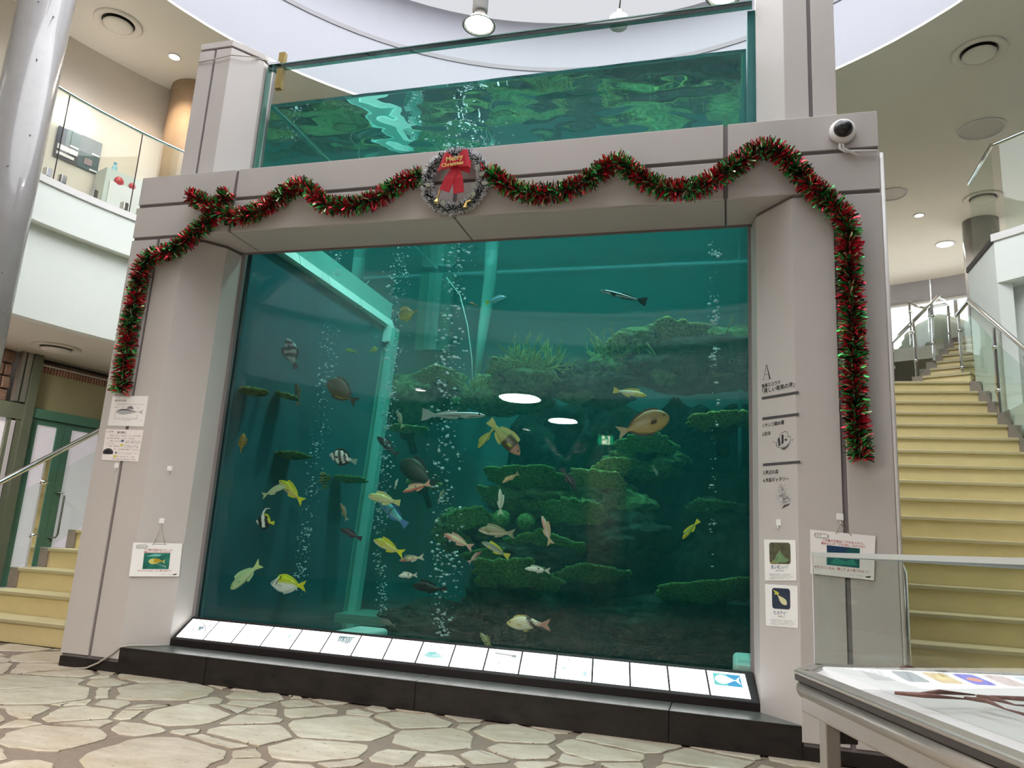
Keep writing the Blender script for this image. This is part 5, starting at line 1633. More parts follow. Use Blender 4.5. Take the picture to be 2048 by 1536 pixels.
for (px, py, ax_, az_) in ((953, 343, .3, 1), (962, 366, 1, -.1), (950, 378, -.4, .7), (948, 382, -.2, -1), (944, 392, -1, .2), (884, 400, .5, -1), (958, 352, .8, .6), (862, 372, -1, .4)):
    leafshape('leaf', at(px, py, -0.105), Vector((ax_, 0, az_)), .016, .055, 'sage')
# bow
bc = at(912, 330, -0.115)
def ribbon(name, pts, wd, m='bow', th=0.004):
    """strip through pts (x,z offsets from the knot, y lift, half width)"""
    mb = MB()
    n = len(pts)
    vs_ = []
    for (x, z, y, hw, nx, nz) in pts:
        p = bc + Vector((x, y, z))
        nn = Vector((nx, 0, nz)).normalized() * hw
        vs_ += [p - nn, p + nn, p - nn + Vector((0, th, 0)), p + nn + Vector((0, th, 0))]
    fs = []
    for i in range(n - 1):
        a, b = 4 * i, 4 * i + 4
        fs += [(a, a + 1, b + 1, b), (a + 2, b + 2, b + 3, a + 3), (a, b, b + 2, a + 2), (a + 1, a + 3, b + 3, b + 1)]
    fs += [(0, 2, 3, 1), (4 * n - 4, 4 * n - 3, 4 * n - 1, 4 * n - 2)]
    return mb.add(vs_, fs).build(name, m, wr, smooth=False)
bow = thing('x', (0, 0, 0), None, None)
bpy.data.objects.remove(bow)
ribbon('bow_loop', [(0, 0.0, -.004, .018, 0, 1), (-.035, .014, -.022, .048, .15, 1), (-.075, .02, -.03, .062, .3, 1), (-.098, .01, -.022, .068, .3, 1)], 0)
ribbon('bow_loop', [(0, 0.0, -.004, .018, 0, 1), (.035, .018, -.022, .05, -.15, 1), (.072, .03, -.03, .062, -.3, 1), (.096, .024, -.022, .066, -.25, 1)], 0)
ribbon('bow_loop', [(0, -.005, .004, .016, 0, 1), (.05, -.008, -.004, .04, 0, 1), (.1, -.02, -.0, .045, 0.1, 1)], 0)
ribbon('bow_tail', [(-.004, -.02, -.008, .022, 1, 0.1), (-.03, -.10, -.018, .035, 1, -.25), (-.062, -.18, -.012, .036, 1, -.4)], 0)
ribbon('bow_tail', [(.006, -.02, -.004, .022, 1, 0), (.024, -.1, -.014, .034, 1, .1), (.036, -.2, -.008, .036, 1, .12)], 0)
bevel(MB().box(bc.x - .02, bc.x + .02, bc.y - .03, bc.y - .008, bc.z - .022, bc.z + .02).build('bow_knot', 'bow', wr), .01, 3)
MT['gold_text'] = mat('gold_lettering', srgb(240, 208, 130), .35, .2)
text('greeting', 'Merry', .046, bc + Vector((-.055, -.04, .006)), (1, 0, .12), (-.12, 0, 1), 'gold_text', wr, depth=.002, bold=.02)
text('greeting', 'Christmas', .036, bc + Vector((-.082, -.04, -.030)), (1, 0, .08), (-.08, 0, 1), 'gold_text', wr, depth=.002, bold=.02)
# little gold bugles and a stick
p = at(876, 392, -.11)
MB().tube([p + Vector((.012, 0, .045)), p + Vector((.004, 0, .01))], .006, 8).build('stick', mat('tan_stick', srgb(214, 166, 120), .6), wr)
MB().tube([p + Vector((.004, 0, .01)), p + Vector((-.004, 0, -.02)), p + Vector((-.008, 0, -.045))], [.004, .007, .02], 10).build('bugle', 'gold', wr)
p = at(936, 404, -.11)
MB().tube([p + Vector((.02, 0, .01)), p + Vector((-.01, 0, .0)), p + Vector((-.018, 0, -.04))], [.006, .006, .016], 10).build('bugle', 'gold', wr)

# ================================================================== SIGNS, SHEETS, HOOKS
FR = ('front',)
def on_front(x, y, off=0.003):
    return at(x, y, -off)
FA_R = (Vector((W - XA, 0, 0)), Vector((-.774, -.632, 0)), Vector((.632, -.774, 0)).normalized())
FA_L = (Vector((XA, 0, 0)), Vector((.774, -.632, 0)), Vector((.632, .774, 0)).normalized())
def on_facet(fa, x, y, off=0.003):
    d = ray(x, y)
    n = fa[1].normalized()
    return CAM + d * (((fa[0] + n * off - CAM).dot(n)) / d.dot(n))
class Sheet:
    def __init__(s, name, label, corners, m, th=0.0015, cat='sign', group=None):
        s.c = [Vector(q) for q in corners]          # TL TR BR BL
        s.n = (s.c[1] - s.c[0]).cross(s.c[3] - s.c[0]).normalized()
        if s.n.dot(CAM - s.c[0]) < 0:
            s.n = -s.n
        s.o = thing(name, s.c[3], label, cat, group)
        MB().extr([s.c[3], s.c[2], s.c[1], s.c[0]], -s.n * th).build('board', m, s.o)
    def p(s, u, v, off=0.0008):
        return s.c[3].lerp(s.c[2], u).lerp(s.c[0].lerp(s.c[1], u), v) + s.n * off
    def txt(s, body, u, v, h, m, align='LEFT', nm='lettering', sx=1.0, space=1.0):
        xd = s.p(u + .1, v) - s.p(u, v)
        yd = s.p(u, v + .1) - s.p(u, v)
        H = (s.c[0] - s.c[3]).length
        return text(nm, body, h * H, s.p(u, v), xd, yd, m, s.o, align, 0.0001, sx, space, .014)
    def poly(s, pts, m, nm='print', off=0.0008):
        q = [s.p(u, v, off) for u, v in pts]
        a = (q[1] - q[0]).cross(q[2] - q[0])
        if a.dot(s.n) < 0:
            q = q[::-1]
        return MB().add(q, [tuple(range(len(q)))]).build(nm, m, s.o)
    def rect(s, u0, v0, u1, v1, m, nm='print', off=0.0008):
        return s.poly([(u0, v0), (u1, v0), (u1, v1), (u0, v1)], m, nm, off)
    def lines(s, segs, wd, m, nm='print'):
        mb = MB()
        for u0, v0, u1, v1 in segs:
            a, b = s.p(u0, v0), s.p(u1, v1)
            t = (b - a).normalized().cross(s.n) * wd
            mb.add([a - t, a + t, b + t, b - t], [(0, 1, 2, 3)])
        o = mb.build(nm, m, s.o)
        o['kind'] = 'stuff'
        return o
    def scribble(s, u0, u1, v, h, m, seed, gap=.35, wd=.0009):
        """one row of tiny handwritten strokes"""
        r = random.Random(seed)
        seg = []
        u = u0
        while u < u1:
            w_ = r.uniform(.012, .03)
            if r.random() > gap * .6:
                for _ in range(3):
                    seg.append((u + r.uniform(0, w_), v + r.uniform(-h, h), u + r.uniform(0, w_), v + r.uniform(-h, h)))
            u += w_ + .008
        return s.lines(seg, wd, m, 'handwriting')

fs1 = Sheet('fish_sheet', 'white paper sheet with a grey fish diagram under the garland', [on_front(225, 792), on_front(297, 792), on_front(287, 853), on_front(215, 851)], 'paper', cat='paper')
fs1.txt('魚の体の名前', .1, .82, .075, 'ink_grey')
fs1.lines([(.17, .72, .93, .72), (.17, .72, .17, .69), (.93, .72, .93, .69), (.16, .45, .16, .23), (.16, .23, .78, .23), (.78, .23, .78, .42)], .0008, 'ink_grey')
o_ = fish_outline()
fs1.poly([(.17 + .76 * x, .47 + .62 * y) for x, y in o_], mat('pale_grey_print', srgb(176, 176, 178), .6), 'fish_print')
fs1.poly([(.17 + .76 * .8 * u, .47 + .62 * .17 * math.sin(math.pi * u ** .75) * (1 - .3 * u) * k) for k, rng in ((1, range(0, 21)), (.55, range(20, -1, -1))) for u in [i / 20 for i in rng]], 'bar_grey', 'fish_print', .0011)
fs1.poly([(.45, .57), (.52, .66), (.6, .66), (.66, .56)], 'ink_grey', 'fish_print', .001)
for (u, v) in ((.1, .61), (.17, .63), (.32, .64), (.42, .64), (.74, .6), (.24, .27), (.36, .27), (.5, .27), (.62, .27), (.72, .26), (.86, .2)):
    fs1.scribble(u, u + .07, v, .018, 'ink_grey', int(u * 100), 0, .0006)
fs1.scribble(.42, .6, .19, .014, 'ink_grey', 77, 0, .0006)
fs2 = Sheet('handwritten_sheet', 'handwritten pink paper with a black drawn shell, lower of the two sheets', [on_front(212, 858), on_front(287, 860), on_front(276, 923), on_front(203, 920)], 'paper_pink', cat='paper')
fs2.txt('魚の春占い', .32, .87, .085, 'ink')
fs2.scribble(.03, .18, .92, .03, 'ink', 3)
for k, (u0, u1, v) in enumerate(((.14, .95, .80), (.06, .8, .71), (.06, .45, .62), (.06, .32, .54), (.06, .42, .46), (.3, .95, .36), (.42, .95, .24), (.42, .9, .13), (.25, .95, .05), (.58, .95, .63), (.58, .95, .58), (.56, .95, .48), (.56, .95, .43))):
    fs2.scribble(u0, u1, v, .02, 'ink', 20 + k)
fs2.rect(.46, .6, .53, .67, 'ink_blue')
fs2.rect(.45, .46, .53, .53, 'ink_yellow')
fs2.rect(.34, .22, .4, .28, 'ink_grey')
fs2.rect(.31, .1, .4, .17, 'ink_yellow')
fs2.poly([(.15 + .14 * math.cos(a), .25 + .13 * math.sin(a)) for a in np.linspace(-.4, 3.6, 16)], 'ink', 'shell_drawing')
fs2.lines([(.06 + .05 * k, .2, .1 + .05 * k, .34) for k in range(4)] + [(.05, .24, .27, .3), (.05, .3, .25, .2)], .0012, 'paper_pink', 'shell_drawing')
fs2.poly([(.17, .17), (.29, .16), (.22, .10)], 'paper', 'shell_drawing', .001)

QUIZ = 'アクアクイズ'
def hang_sign(name, label, cor, l1, l2, l3, seed, photo):
    s = Sheet(name, label, cor, 'paper', .004)
    for k in range(4):
        cc = (.10 + .048 * k, .885)
        n = 16
        s.poly([(cc[0] + .036 * math.cos(2 * math.pi * i / n), cc[1] + .058 * math.sin(2 * math.pi * i / n)) for i in range(n)], 'bar_grey', 'logo_bubble', .0006 + .0001 * k)
        s.poly([(cc[0] + .030 * math.cos(2 * math.pi * i / n), cc[1] + .048 * math.sin(2 * math.pi * i / n)) for i in range(n)], 'paper', 'logo_bubble', .0012 + .0001 * k)
    t_ = s.txt(QUIZ, .062, .862, .055, 'ink', nm='logo')
    t_.location += s.n * .0012
    s.txt(l1, .52, .77, .062, 'ink_red', 'CENTER')
    s.txt(l2, .52, .70, .062, 'ink_red', 'CENTER')
    photo(s)
    s.txt(l3, .5, .15, .062, 'ink_red', 'CENTER')
    s.scribble(.62, .93, .07, .012, 'ink_grey', seed, .2, .0006)
    s.poly([(.86, .065), (.95, .09), (.94, .05), (.88, .045)], 'ink', 'logo')
    return s
def photo_l(s):
    s.rect(.24, .22, .77, .70, mat('photo_green', srgb(34, 112, 96), .4, 0, .5, 25), 'photo')
    s.poly([(.28, .6), (.45, .67), (.6, .66), (.55, .6)], mat('photo_teal', srgb(120, 190, 186), .4), 'photo', .001)
    s.poly([(.34 + .34 * x, .45 + .55 * y) for x, y in o_], mat('photo_yellow', srgb(206, 200, 110), .4), 'photo', .0012)
    s.poly([(.45, .54), (.56, .52), (.63, .45), (.55, .42), (.45, .41)], mat('photo_ochre', srgb(176, 148, 40), .4), 'photo', .0014)
    s.lines([(.52 + .05 * k, .38 - .02 * k, .56 + .05 * k, .34 - .02 * k) for k in range(4)], .003, 'paper', 'photo')
def photo_r(s):
    s.rect(.26, .24, .77, .68, mat('photo_deep_green', srgb(20, 92, 90), .4, 0, .4, 12), 'photo')
    s.poly([(.26, .68), (.26, .55), (.42, .52), (.55, .56), (.6, .68)], mat('photo_navy', srgb(24, 56, 92), .4), 'photo', .001)
    s.poly([(.3, .26), (.4, .42), (.55, .34), (.66, .44), (.74, .3)], mat('photo_sea', srgb(40, 140, 120), .4), 'photo', .0012)
off = .012
hl = hang_sign('hanging_sign', 'quiz board with a yellow fish photo hanging beside the light box', [on_facet(FA_L, 267, 1085, off), on_facet(FA_L, 365, 1087, off), on_facet(FA_L, 358, 1153, off), on_facet(FA_L, 258, 1153, off)],
               'この魚の名前はなんでしょう', '体のどこがきいろいのかな？', '水そうにいるよ。よく見てみよう！', 1, photo_l)
hr = hang_sign('hanging_sign', 'quiz board hanging crooked behind the glass display case', [on_front(1620, 1059, off), on_front(1751, 1072, off), on_front(1748, 1161, off), on_front(1621, 1147, off)],
               'この魚の名前は「アカモンガラ」', '体のどこが「アカ(赤)」なのかな？', '水そうにいるよ。探して よく見てみよう！', 2, photo_r)
def hook(p, n, label, right, group='white adhesive hooks'):
    up = Vector((0, 0, 1))
    r = up.cross(n).normalized()
    h = thing('adhesive_hook', p, label, 'hook', group)
    bevel(MB().obox(p + n * .003, r * .017, up * .017, n * .003).build('plate', 'white', h), .003)
    q = p - up * .016 + n * .006
    MB().tube([q, q - up * .018 + n * .004, q - up * .024 + n * .012, q - up * .016 + n * .018], .0022, 6).build('hook', 'chrome', h, smooth=True)
    return q - up * .022 + n * .012
nl, nr_, nf = FA_L[1].normalized(), FA_R[1].normalized(), Vector((0, -1, 0))
hook(on_front(234, 931, 0), nf, 'bare white hook just under the handwritten sheet', 0)
hook(on_facet(FA_L, 339, 937, 0), nl, 'bare white hook alone on the left pier facet', 0)
h1 = hook(on_facet(FA_L, 323, 1042, 0), nl, 'white hook carrying the yellow fish quiz board', 0)
hook(on_facet(FA_R, 1558, 1045, 0), nr_, 'bare white hook above the printed fish cards', 0)
h2 = hook(on_front(1680, 1034, 0), nf, 'white hook carrying the crooked quiz board', 0)
for hk, s in ((h1, hl), (h2, hr)):
    MB().tube([s.p(.40, .955, .001), hk, s.p(.64, .955, .001)], .002, 5).build('string', mat('twine', srgb(150, 136, 104), .8), s.o)
hl.lines([(.385, .965, .66, .965), (.385, .965, .385, .93), (.66, .965, .66, .93)], .001, 'bar_grey', 'clip')

def fishcard(label, cor, big, small, photo, rad=.12):
    s = Sheet('printed_card', label, cor, 'paper', .002)
    u0, u1, v0, v1 = photo[:4]
    n = 6
    pts = []
    asp = (s.c[1] - s.c[0]).length / (s.c[0] - s.c[3]).length
    ru, rv = .07, .07 * asp
    for cx_, cy_, a0 in ((u1 - ru, v1 - rv, 0), (u0 + ru, v1 - rv, 90), (u0 + ru, v0 + rv, 180), (u1 - ru, v0 + rv, 270)):
        pts += [(cx_ + ru * math.cos(R2D(a0 + 90 * k / n)), cy_ + rv * math.sin(R2D(a0 + 90 * k / n))) for k in range(n + 1)]
    s.poly(pts, photo[4], 'photo')
    s.txt(big, .5, .285, .105, 'ink_blue', 'CENTER', space=.95)
    s.txt(small, .5, .225, .04, 'ink', 'CENTER', space=1.5)
    for k in range(4):
        s.scribble(.14, .9 - (.1 if k == 3 else 0), .155 - .036 * k, .010, 'ink', 40 + k, .15, .0006)
    return s
c1 = fishcard('upper printed fish card on the lettered pier', [on_facet(FA_R, 1528, 1079), on_facet(FA_R, 1591, 1080), on_facet(FA_R, 1593, 1161), on_facet(FA_R, 1530, 1161)], 'カンモンハタ', 'かんもんはた', (.17, .84, .40, .93, mat('photo_reef_brown', srgb(86, 84, 62), .4, 0, .55, 40)))
c1.poly([(.3, .45), (.4, .62), (.5, .74), (.62, .6), (.78, .5), (.7, .44)], mat('photo_moss', srgb(110, 140, 100), .4, 0, .3, 60), 'photo', .0012)
c1.poly([(.2, .44), (.36, .52), (.5, .47), (.44, .41), (.22, .41)], mat('photo_sand', srgb(150, 136, 90), .4, 0, .3, 60), 'photo', .001)
c2 = fishcard('lower printed fish card on the lettered pier', [on_facet(FA_R, 1530, 1168), on_facet(FA_R, 1595, 1172), on_facet(FA_R, 1596, 1256), on_facet(FA_R, 1532, 1251)], 'ヒメアイゴ', 'ひめあいご', (.22, .78, .42, .92, mat('photo_night_blue', srgb(36, 46, 66), .4, 0, .3, 30)))
rot_ = lambda x, y, a: (x * math.cos(a) - y * math.sin(a), x * math.sin(a) + y * math.cos(a))
pt = [rot_(x - .5, y * 1.15, 2.35) for x, y in o_]
c2.poly([(.5 + .5 * x, .67 + .40 * y) for x, y in pt], mat('photo_cream', srgb(214, 206, 160), .4), 'photo', .0012)
pt2 = [rot_(x - .5, abs(y) * 1.15 if False else y * 1.15, 2.35) for x, y in o_[:24] if True]
c2.poly([(.3, .82), (.26, .88), (.36, .84), (.46, .80), (.40, .74)], mat('photo_lemon', srgb(196, 196, 60), .4), 'photo', .0014)
c2.lines([(.56, .6, .60, .54), (.52, .64, .58, .56)], .002, 'ink', 'photo')

# lettering applied to the pier facet
sg = thing('pier_lettering', on_facet(FA_R, 1560, 900, 0), 'black guide lettering applied to the inner facet of the sign pier', 'lettering')
fx_, fu = FA_R[2], Vector((0, 0, 1))
F2 = lambda x, y: on_facet(FA_R, x, y, .001)
def ftext(body, x, y, size, m='ink', nm='lettering', sx=1.0, space=1.0):
    return text(nm, body, size, F2(x, y), fx_, fu, m, sg, 'LEFT', .0002, sx, space, .012)
ftext('奄美エコラマ', 1523, 776, .0255)
ftext('「美しい奄美の海」', 1519.5, 788, .0325)
ftext('1.サンゴ礁水槽', 1524.5, 855, .0255)
ftext('2.砂浜', 1524, 872, .0255)
ftext('3.海辺の森', 1526, 949, .0255)
ftext('4.海底ギャラリー', 1526, 964.5, .0255)
def fpoly(pts, m='ink', nm='print'):
    q = [F2(*p_) for p_ in pts]
    n = FA_R[1]
    if (q[1] - q[0]).cross(q[2] - q[1]).dot(n) < 0:
        q = q[::-1]
    return MB().add(q, [tuple(range(len(q)))]).build(nm, m, sg)
for (x0, y0, x1, y1) in ((1523.5, 797, 1597, 785), (1524.5, 838, 1598, 828.5), (1526, 930, 1600.5, 924)):
    fpoly([(x0, y0 - 3), (x1, y1 - 3), (x1, y1 + 2.6), (x0, y0 + 2.6)], 'bar_grey', 'rule_bar')
# the big roman capital A
Ax = lambda u, v: (1524.5 + 17.5 * u + (1 - v) * 0.0, 759.5 - 29.5 * v - 2.0 * u)
mbA = MB()
for poly in ([(.0, 0), (.27, 0), (.27, .025), (.0, .025)], [(.12, .02), (.155, .02), (.50, .92), (.47, 1.0)], [(.47, 1.0), (.53, .80), (.80, .02), (.945, .02), (.52, 1.0)], [(.62, 0), (1.06, 0), (1.06, .025), (.62, .025)], [(.26, .32), (.74, .32), (.73, .345), (.27, .345)]):
    q = [F2(*Ax(u, v)) for u, v in poly]
    if (q[1] - q[0]).cross(q[2] - q[1]).dot(FA_R[1]) < 0:
        q = q[::-1]
    mbA.add(q, [tuple(range(len(q)))])
mbA.build('capital_letter', 'ink', sg)
# line drawing of a butterflyfish
def fline(pts, wd, m='ink_grey', closed=False):
    mb = MB()
    P = [F2(*p_) for p_ in pts]
    if closed:
        P.append(P[0])
    for a, b in zip(P[:-1], P[1:]):
        t = (b - a).normalized().cross(FA_R[1]) * wd
        mb.add([a - t, a + t, b + t, b - t], [(0, 1, 2, 3)])
    return mb.build('line_drawing', m, sg)
fline([(1553, 893), (1555, 880), (1562, 867), (1571, 862), (1576, 866), (1575, 873), (1581, 873), (1581, 880), (1577, 888), (1570, 894), (1560, 896)], .0012, 'ink', True)
fpoly([(1563, 870), (1567, 869), (1567, 886), (1563, 889)], 'ink')
fpoly([(1556, 878), (1559, 875), (1561, 890), (1557, 893)], 'ink')
fpoly([(1570, 878), (1574, 877), (1573, 882), (1569, 881)], 'ink')
fpoly([(1562, 897), (1572, 894), (1580, 886), (1576, 893), (1570, 899), (1564, 899)], 'bar_grey')
for q in ((1546, 883), (1551, 885), (1552, 890), (1584, 879)):
    fpoly([(q[0], q[1]), (q[0] + 2, q[1]), (q[0] + 2, q[1] + 1.6), (q[0], q[1] + 1.6)], 'ink')
# feathery plant drawing
rnd = random.Random(12)
for (cx_, cy_, r_) in ((1566, 978, 11), (1560, 992, 11), (1575, 995, 10), (1568, 1004, 9)):
    for k in range(15):
        a = rnd.uniform(0, 6.283)
        fline([(cx_, cy_), (cx_ + r_ * math.cos(a), cy_ + r_ * math.sin(a))], .0006, 'ink_grey')
fpoly([(1563, 1018), (1568, 1010), (1576, 1008), (1580, 1006), (1578, 1010), (1570, 1014)], 'bar_grey')

# ================================================================== SECURITY CAMERA AND CONDUIT
p = on_front(1684, 267, 0)
sc_ = thing('dome_camera', p, 'white dome security camera at the corner of the lintel', 'camera')
def ylathe(prof, c, n=24):
    return MB().lathe([(r, -h) for r, h in prof], c, n, axis='y')
ylathe([(.07, 0), (.072, .03), (.066, .045), (.052, .05)], p).build('housing', 'white', sc_, smooth=True)
ylathe([(.052, .048), (.048, .066), (.036, .082), (.018, .092), (.0, .094)], p).build('dome', 'black', sc_, smooth=True)
MB().tube([on_front(1680, 287, .02), on_front(1680, 297, .02), on_front(1690, 303, .02), on_front(1754, 302, .02)], .009, 8).build('conduit', 'white', sc_, smooth=True)
MB().tube([on_front(1686, 287, .03), on_front(1687, 296, .03), on_front(1718, 312, .03)], .006, 6).build('cable', 'white', sc_, smooth=True)
cp = MB().tube([(W + .012, .012, 3.23), (W + .012, .012, 2.2), (W + .012, .012, .2)], .012, 8).build('conduit', 'white', smooth=True)
tag(cp, 'slim white conduit running down the outer edge of the sign pier', 'conduit')
# stainless stair-end post seen behind the display case
po = MB().tube([(W + .10, .42, .0), (W + .10, .42, .93), (W + .10, .50, .97), (W + .10, .9, 1.2)], .024, 12).build('rail_end_post', 'chrome', smooth=True)
tag(po, 'stainless rail end standing at the foot of the stairs by the sign pier', 'post')
# power cable from the light box
ck = MB().tube([at(100, 1334, -.03), at(116, 1333, -.012), at(140, 1337, -.012), at(172, 1336, -.012), at(196, 1326, -.012), at(224, 1308, -.012), at(240, 1294, -.006), at(258, 1291, .02), at(300, 1291, .12), at(337, 1291, .22)], .006, 6).build('power_cable', 'rubber', smooth=True)
tag(ck, 'grey power cable running off the plinth to the floor', 'cable')

# ================================================================== CEILING FITTINGS
def diffuser(x, y, z, R, label):
    t = thing('air_diffuser', (x, y, z), label, 'diffuser', 'round ceiling air diffusers')
    MB().lathe([(R, 0), (R, -.012), (R * .94, -.03), (R * .72, -.012), (R * .68, .0)], (x, y, z), 36).build('outer_ring', 'ceil', t, smooth=True)
    MB().lathe([(R * .68, -.004), (R * .3, -.002)], (x, y, z), 36).build('throat', 'black', t)
    MB().lathe([(0, -.055), (R * .5, -.052), (R * .62, -.035), (R * .6, -.028), (0, -.02)], (x, y, z), 36).build('inner_disc', 'ceil', t, smooth=True)
def flat_disc(x, y, z, R, label):
    t = thing('ceiling_hatch', (x, y, z), label, 'hatch', 'round ceiling hatches')
    MB().lathe([(R, 0), (R, -.012), (R * .95, -.016), (R * .93, -.008), (R * .93, 0)], (x, y, z), 36).build('ring', 'white', t, smooth=True)
    MB().lathe([(R * .93, -.002), (0, -.004)], (x, y, z), 36).build('cover', 'ceil_r', t)
def downlight(x, y, z, R, m, label, power, col, ring='white'):
    t = thing('downlight', (x, y, z), label, 'downlight', 'recessed ceiling lights')
    MB().lathe([(R * 1.25, 0), (R * 1.25, -.01), (R, -.014), (R * .98, -.004)], (x, y, z), 28).build('trim_ring', ring, t, smooth=True)
    MB().lathe([(R, -.008), (R * .5, -.010), (0, -.011)], (x, y, z), 28).build('lens', m, t)
    if power:
        spot('downlight_beam', (x, y, z - .03), power, col, R2D(120), .7, R * .6)
Z = lambda x, y, z: atZ(x, y, z)
q = Z(237, 46, 6.5); diffuser(q.x, q.y, 6.5, .255, 'round air diffuser on the beige ceiling beside the column')
q = Z(1958, 104, 6.5); diffuser(q.x, q.y, 6.5, .27, 'round air diffuser above the white gallery')
q = Z(113, 694, 2.8); diffuser(q.x, q.y, 2.8, .24, 'round air diffuser over the green doors')
q = Z(1966, 396, 6.5); diffuser(q.x, q.y, 6.5, .27, 'round air diffuser glimpsed behind the gallery glass')
q = Z(1963, 258, 6.5); flat_disc(q.x, q.y, 6.5, .27, 'flat round ceiling hatch above the gallery glass')
q = Z(1783, 388, 6.5); flat_disc(q.x, q.y, 6.5, .22, 'flat round ceiling hatch half hidden by the pier')
q = Z(349, 113, 6.5); downlight(q.x, q.y, 6.5, .06, 'lamp_warm', 'small warm downlight over the cream gallery wall', 26, (1, .80, .58))
q = Z(1838, 430, 6.5); downlight(q.x, q.y, 6.5, .065, 'lamp_warm', 'small warm downlight over the stairs', 70, (1, .92, .84))
q = Z(1890, 488, 6.5); downlight(q.x, q.y, 6.5, .13, 'lamp_white', 'large white downlight over the upper landing', 70, (1, .96, .9))

# ================================================================== GALLERY FITTINGS
def wallpt(R, a, z):
    return polar(R, R2D(a), z)
def ang(x, y):
    return math.degrees(math.atan2(y - OY, x - OX))
a0, a1 = ang(-3.19, 1.86), ang(-3.03, 2.34)
pb = thing('poster_board', wallpt(6.3, (a0 + a1) / 2, 4.99), 'dark poster board on the cream gallery wall', 'poster')
def wq(s0, s1, z0, z1, m, nm, off):
    A, B = a0 + (a1 - a0) * s0, a0 + (a1 - a0) * s1
    P = [wallpt(6.3 - off, A, z0), wallpt(6.3 - off, B, z0), wallpt(6.3 - off, B, z1), wallpt(6.3 - off, A, z1)]
    n = (P[1] - P[0]).cross(P[3] - P[0]).normalized()
    if n.dot(CAM - P[0]) < 0:
        n = -n
    MB().extr(P, -n * .008).build(nm, m, pb)
mslate = mat('slate_print', srgb(96, 112, 112), .4, 0, .3, 12)
mdk = mat('dark_slate_print', srgb(64, 82, 82), .4, 0, .35, 10)
wq(0, .2, 5.17, 5.37, mat('navy_print', srgb(50, 52, 66), .4), 'panel', .012)
wq(.2, .52, 5.17, 5.38, mslate, 'panel', .012)
wq(.52, 1, 5.19, 5.39, mat('grey_print', srgb(118, 122, 126), .4, 0, .2, 14), 'panel', .012)
wq(0, .52, 4.99, 5.17, 'bar_grey', 'panel', .012)
wq(.52, 1, 4.99, 5.19, mdk, 'panel', .012)
wq(.04, .5, 5.095, 5.155, 'paper', 'caption', .022)
wq(.04, .44, 5.03, 5.065, 'paper', 'caption', .022)
wq(.3, .5, 5.18, 5.2, 'paper', 'caption', .022)
wq(.8, .98, 5.2, 5.22, 'paper', 'caption', .022)
wq(.8, .98, 5.0, 5.018, 'paper', 'caption', .022)
wq(.66, .84, 5.05, 5.13, mat('rose_print', srgb(150, 130, 132), .5), 'caption', .02)
cl_, cr_ = onR(209, 365, 6.02), onR(306, 380, 6.02)
b0_, b1_ = ang(cl_.x, cl_.y), ang(cr_.x, cr_.y)
hc = thing('hydrant_cabinet', wallpt(6.2, (b0_ + b1_) / 2, 4.05), 'pale grey fire hydrant cabinet with two red lamps', 'cabinet')
arc_prism(MB(), 6.02, 6.3, b1_, b0_, 4.06, onR(216, 334, 6.02).z, 2).build('body', mat('pale_grey_steel', srgb(206, 212, 204), .4), hc)
arc_prism(MB(), 6.005, 6.02, b1_ + .3, b0_ - .5, 4.2, 4.86, 2).build('door', 'white', hc)
for s, px, py in ((.4, 237.5, 363), (.8, 264, 373)):
    c = onR(px, py, 6.02)
    n = Vector((OX - c.x, OY - c.y, 0)).normalized()
    r1 = .055 if s < .5 else .04
    ax = n
    pts = [c, c + n * .012, c + n * .02, c + n * .035]
    MB().tube(pts, [r1, r1, r1 * .75, r1 * .25], 18).build('red_lamp', 'red', hc, smooth=True)
c = onR(229, 337, 6.10)
c.z = onR(216, 334, 6.02).z + .002
bt = thing('spray_bottle', c, 'small pale blue bottle on top of the hydrant cabinet', 'bottle')
MB().lathe([(0, 0), (.028, 0), (.03, .02), (.03, .07), (.014, .09), (.014, .10), (0, .10)], c, 14).build('body', mat('pale_blue_plastic', srgb(150, 200, 214), .3), bt, smooth=True)
MB().lathe([(.016, .10), (.018, .125), (.008, .13), (0, .13)], c, 12).build('cap', mat('sky_cap', srgb(110, 180, 206), .3), bt, smooth=True)
c = wallpt(6.2, 163.2, 5.56)  # added glowing globe, imitates a white reflection in the balustrade glass
gb = thing('reflection_globe', c, 'added glowing white globe standing in for a reflection in the gallery glass', 'lamp')
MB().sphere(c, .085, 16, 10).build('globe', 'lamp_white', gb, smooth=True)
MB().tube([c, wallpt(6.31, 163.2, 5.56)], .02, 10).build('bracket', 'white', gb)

# ================================================================== DISPLAY CASE IN THE FOREGROUND
TZ = .62
dc = thing('display_case', (4.6, -1.6, 0), 'aluminium display table with a glass case in the foreground', 'display case')
A0, A1_ = Vector((4.44, -1.65, 0)), Vector((4.86, -2.95, 0))
B0, B1_ = Vector((4.505, -1.45, 0)), Vector((5.75, -0.95, 0))
A2 = Vector((6.05, -2.5, 0))
outl = [A0, A1_, A2, B1_, B0]
up = Vector((0, 0, 1))
def offs(P, d):
    c = sum(P, Vector()) / len(P)
    return [p_ + (c - p_).normalized() * d for p_ in P]
MB().prism([tuple(p_[:2]) for p_ in offs(outl, .05)], TZ - .02, TZ - .002).build('base_sheet', mat('pale_grey_sheet', srgb(206, 204, 206), .35), dc)
ring = [p_ + up * (TZ - .012) for p_ in outl]
def bar(a, b, hw, hz, m, nm, z, inset=0.0):
    d = (b - a).normalized()
    s_ = Vector((-d.y, d.x, 0))
    c = (a + b) / 2 + up * z + s_ * inset
    return bevel(MB().obox(c, d * ((b - a).length / 2), s_ * hw, up * hz).build(nm, m, dc), min(hw, hz) * .8, 3)
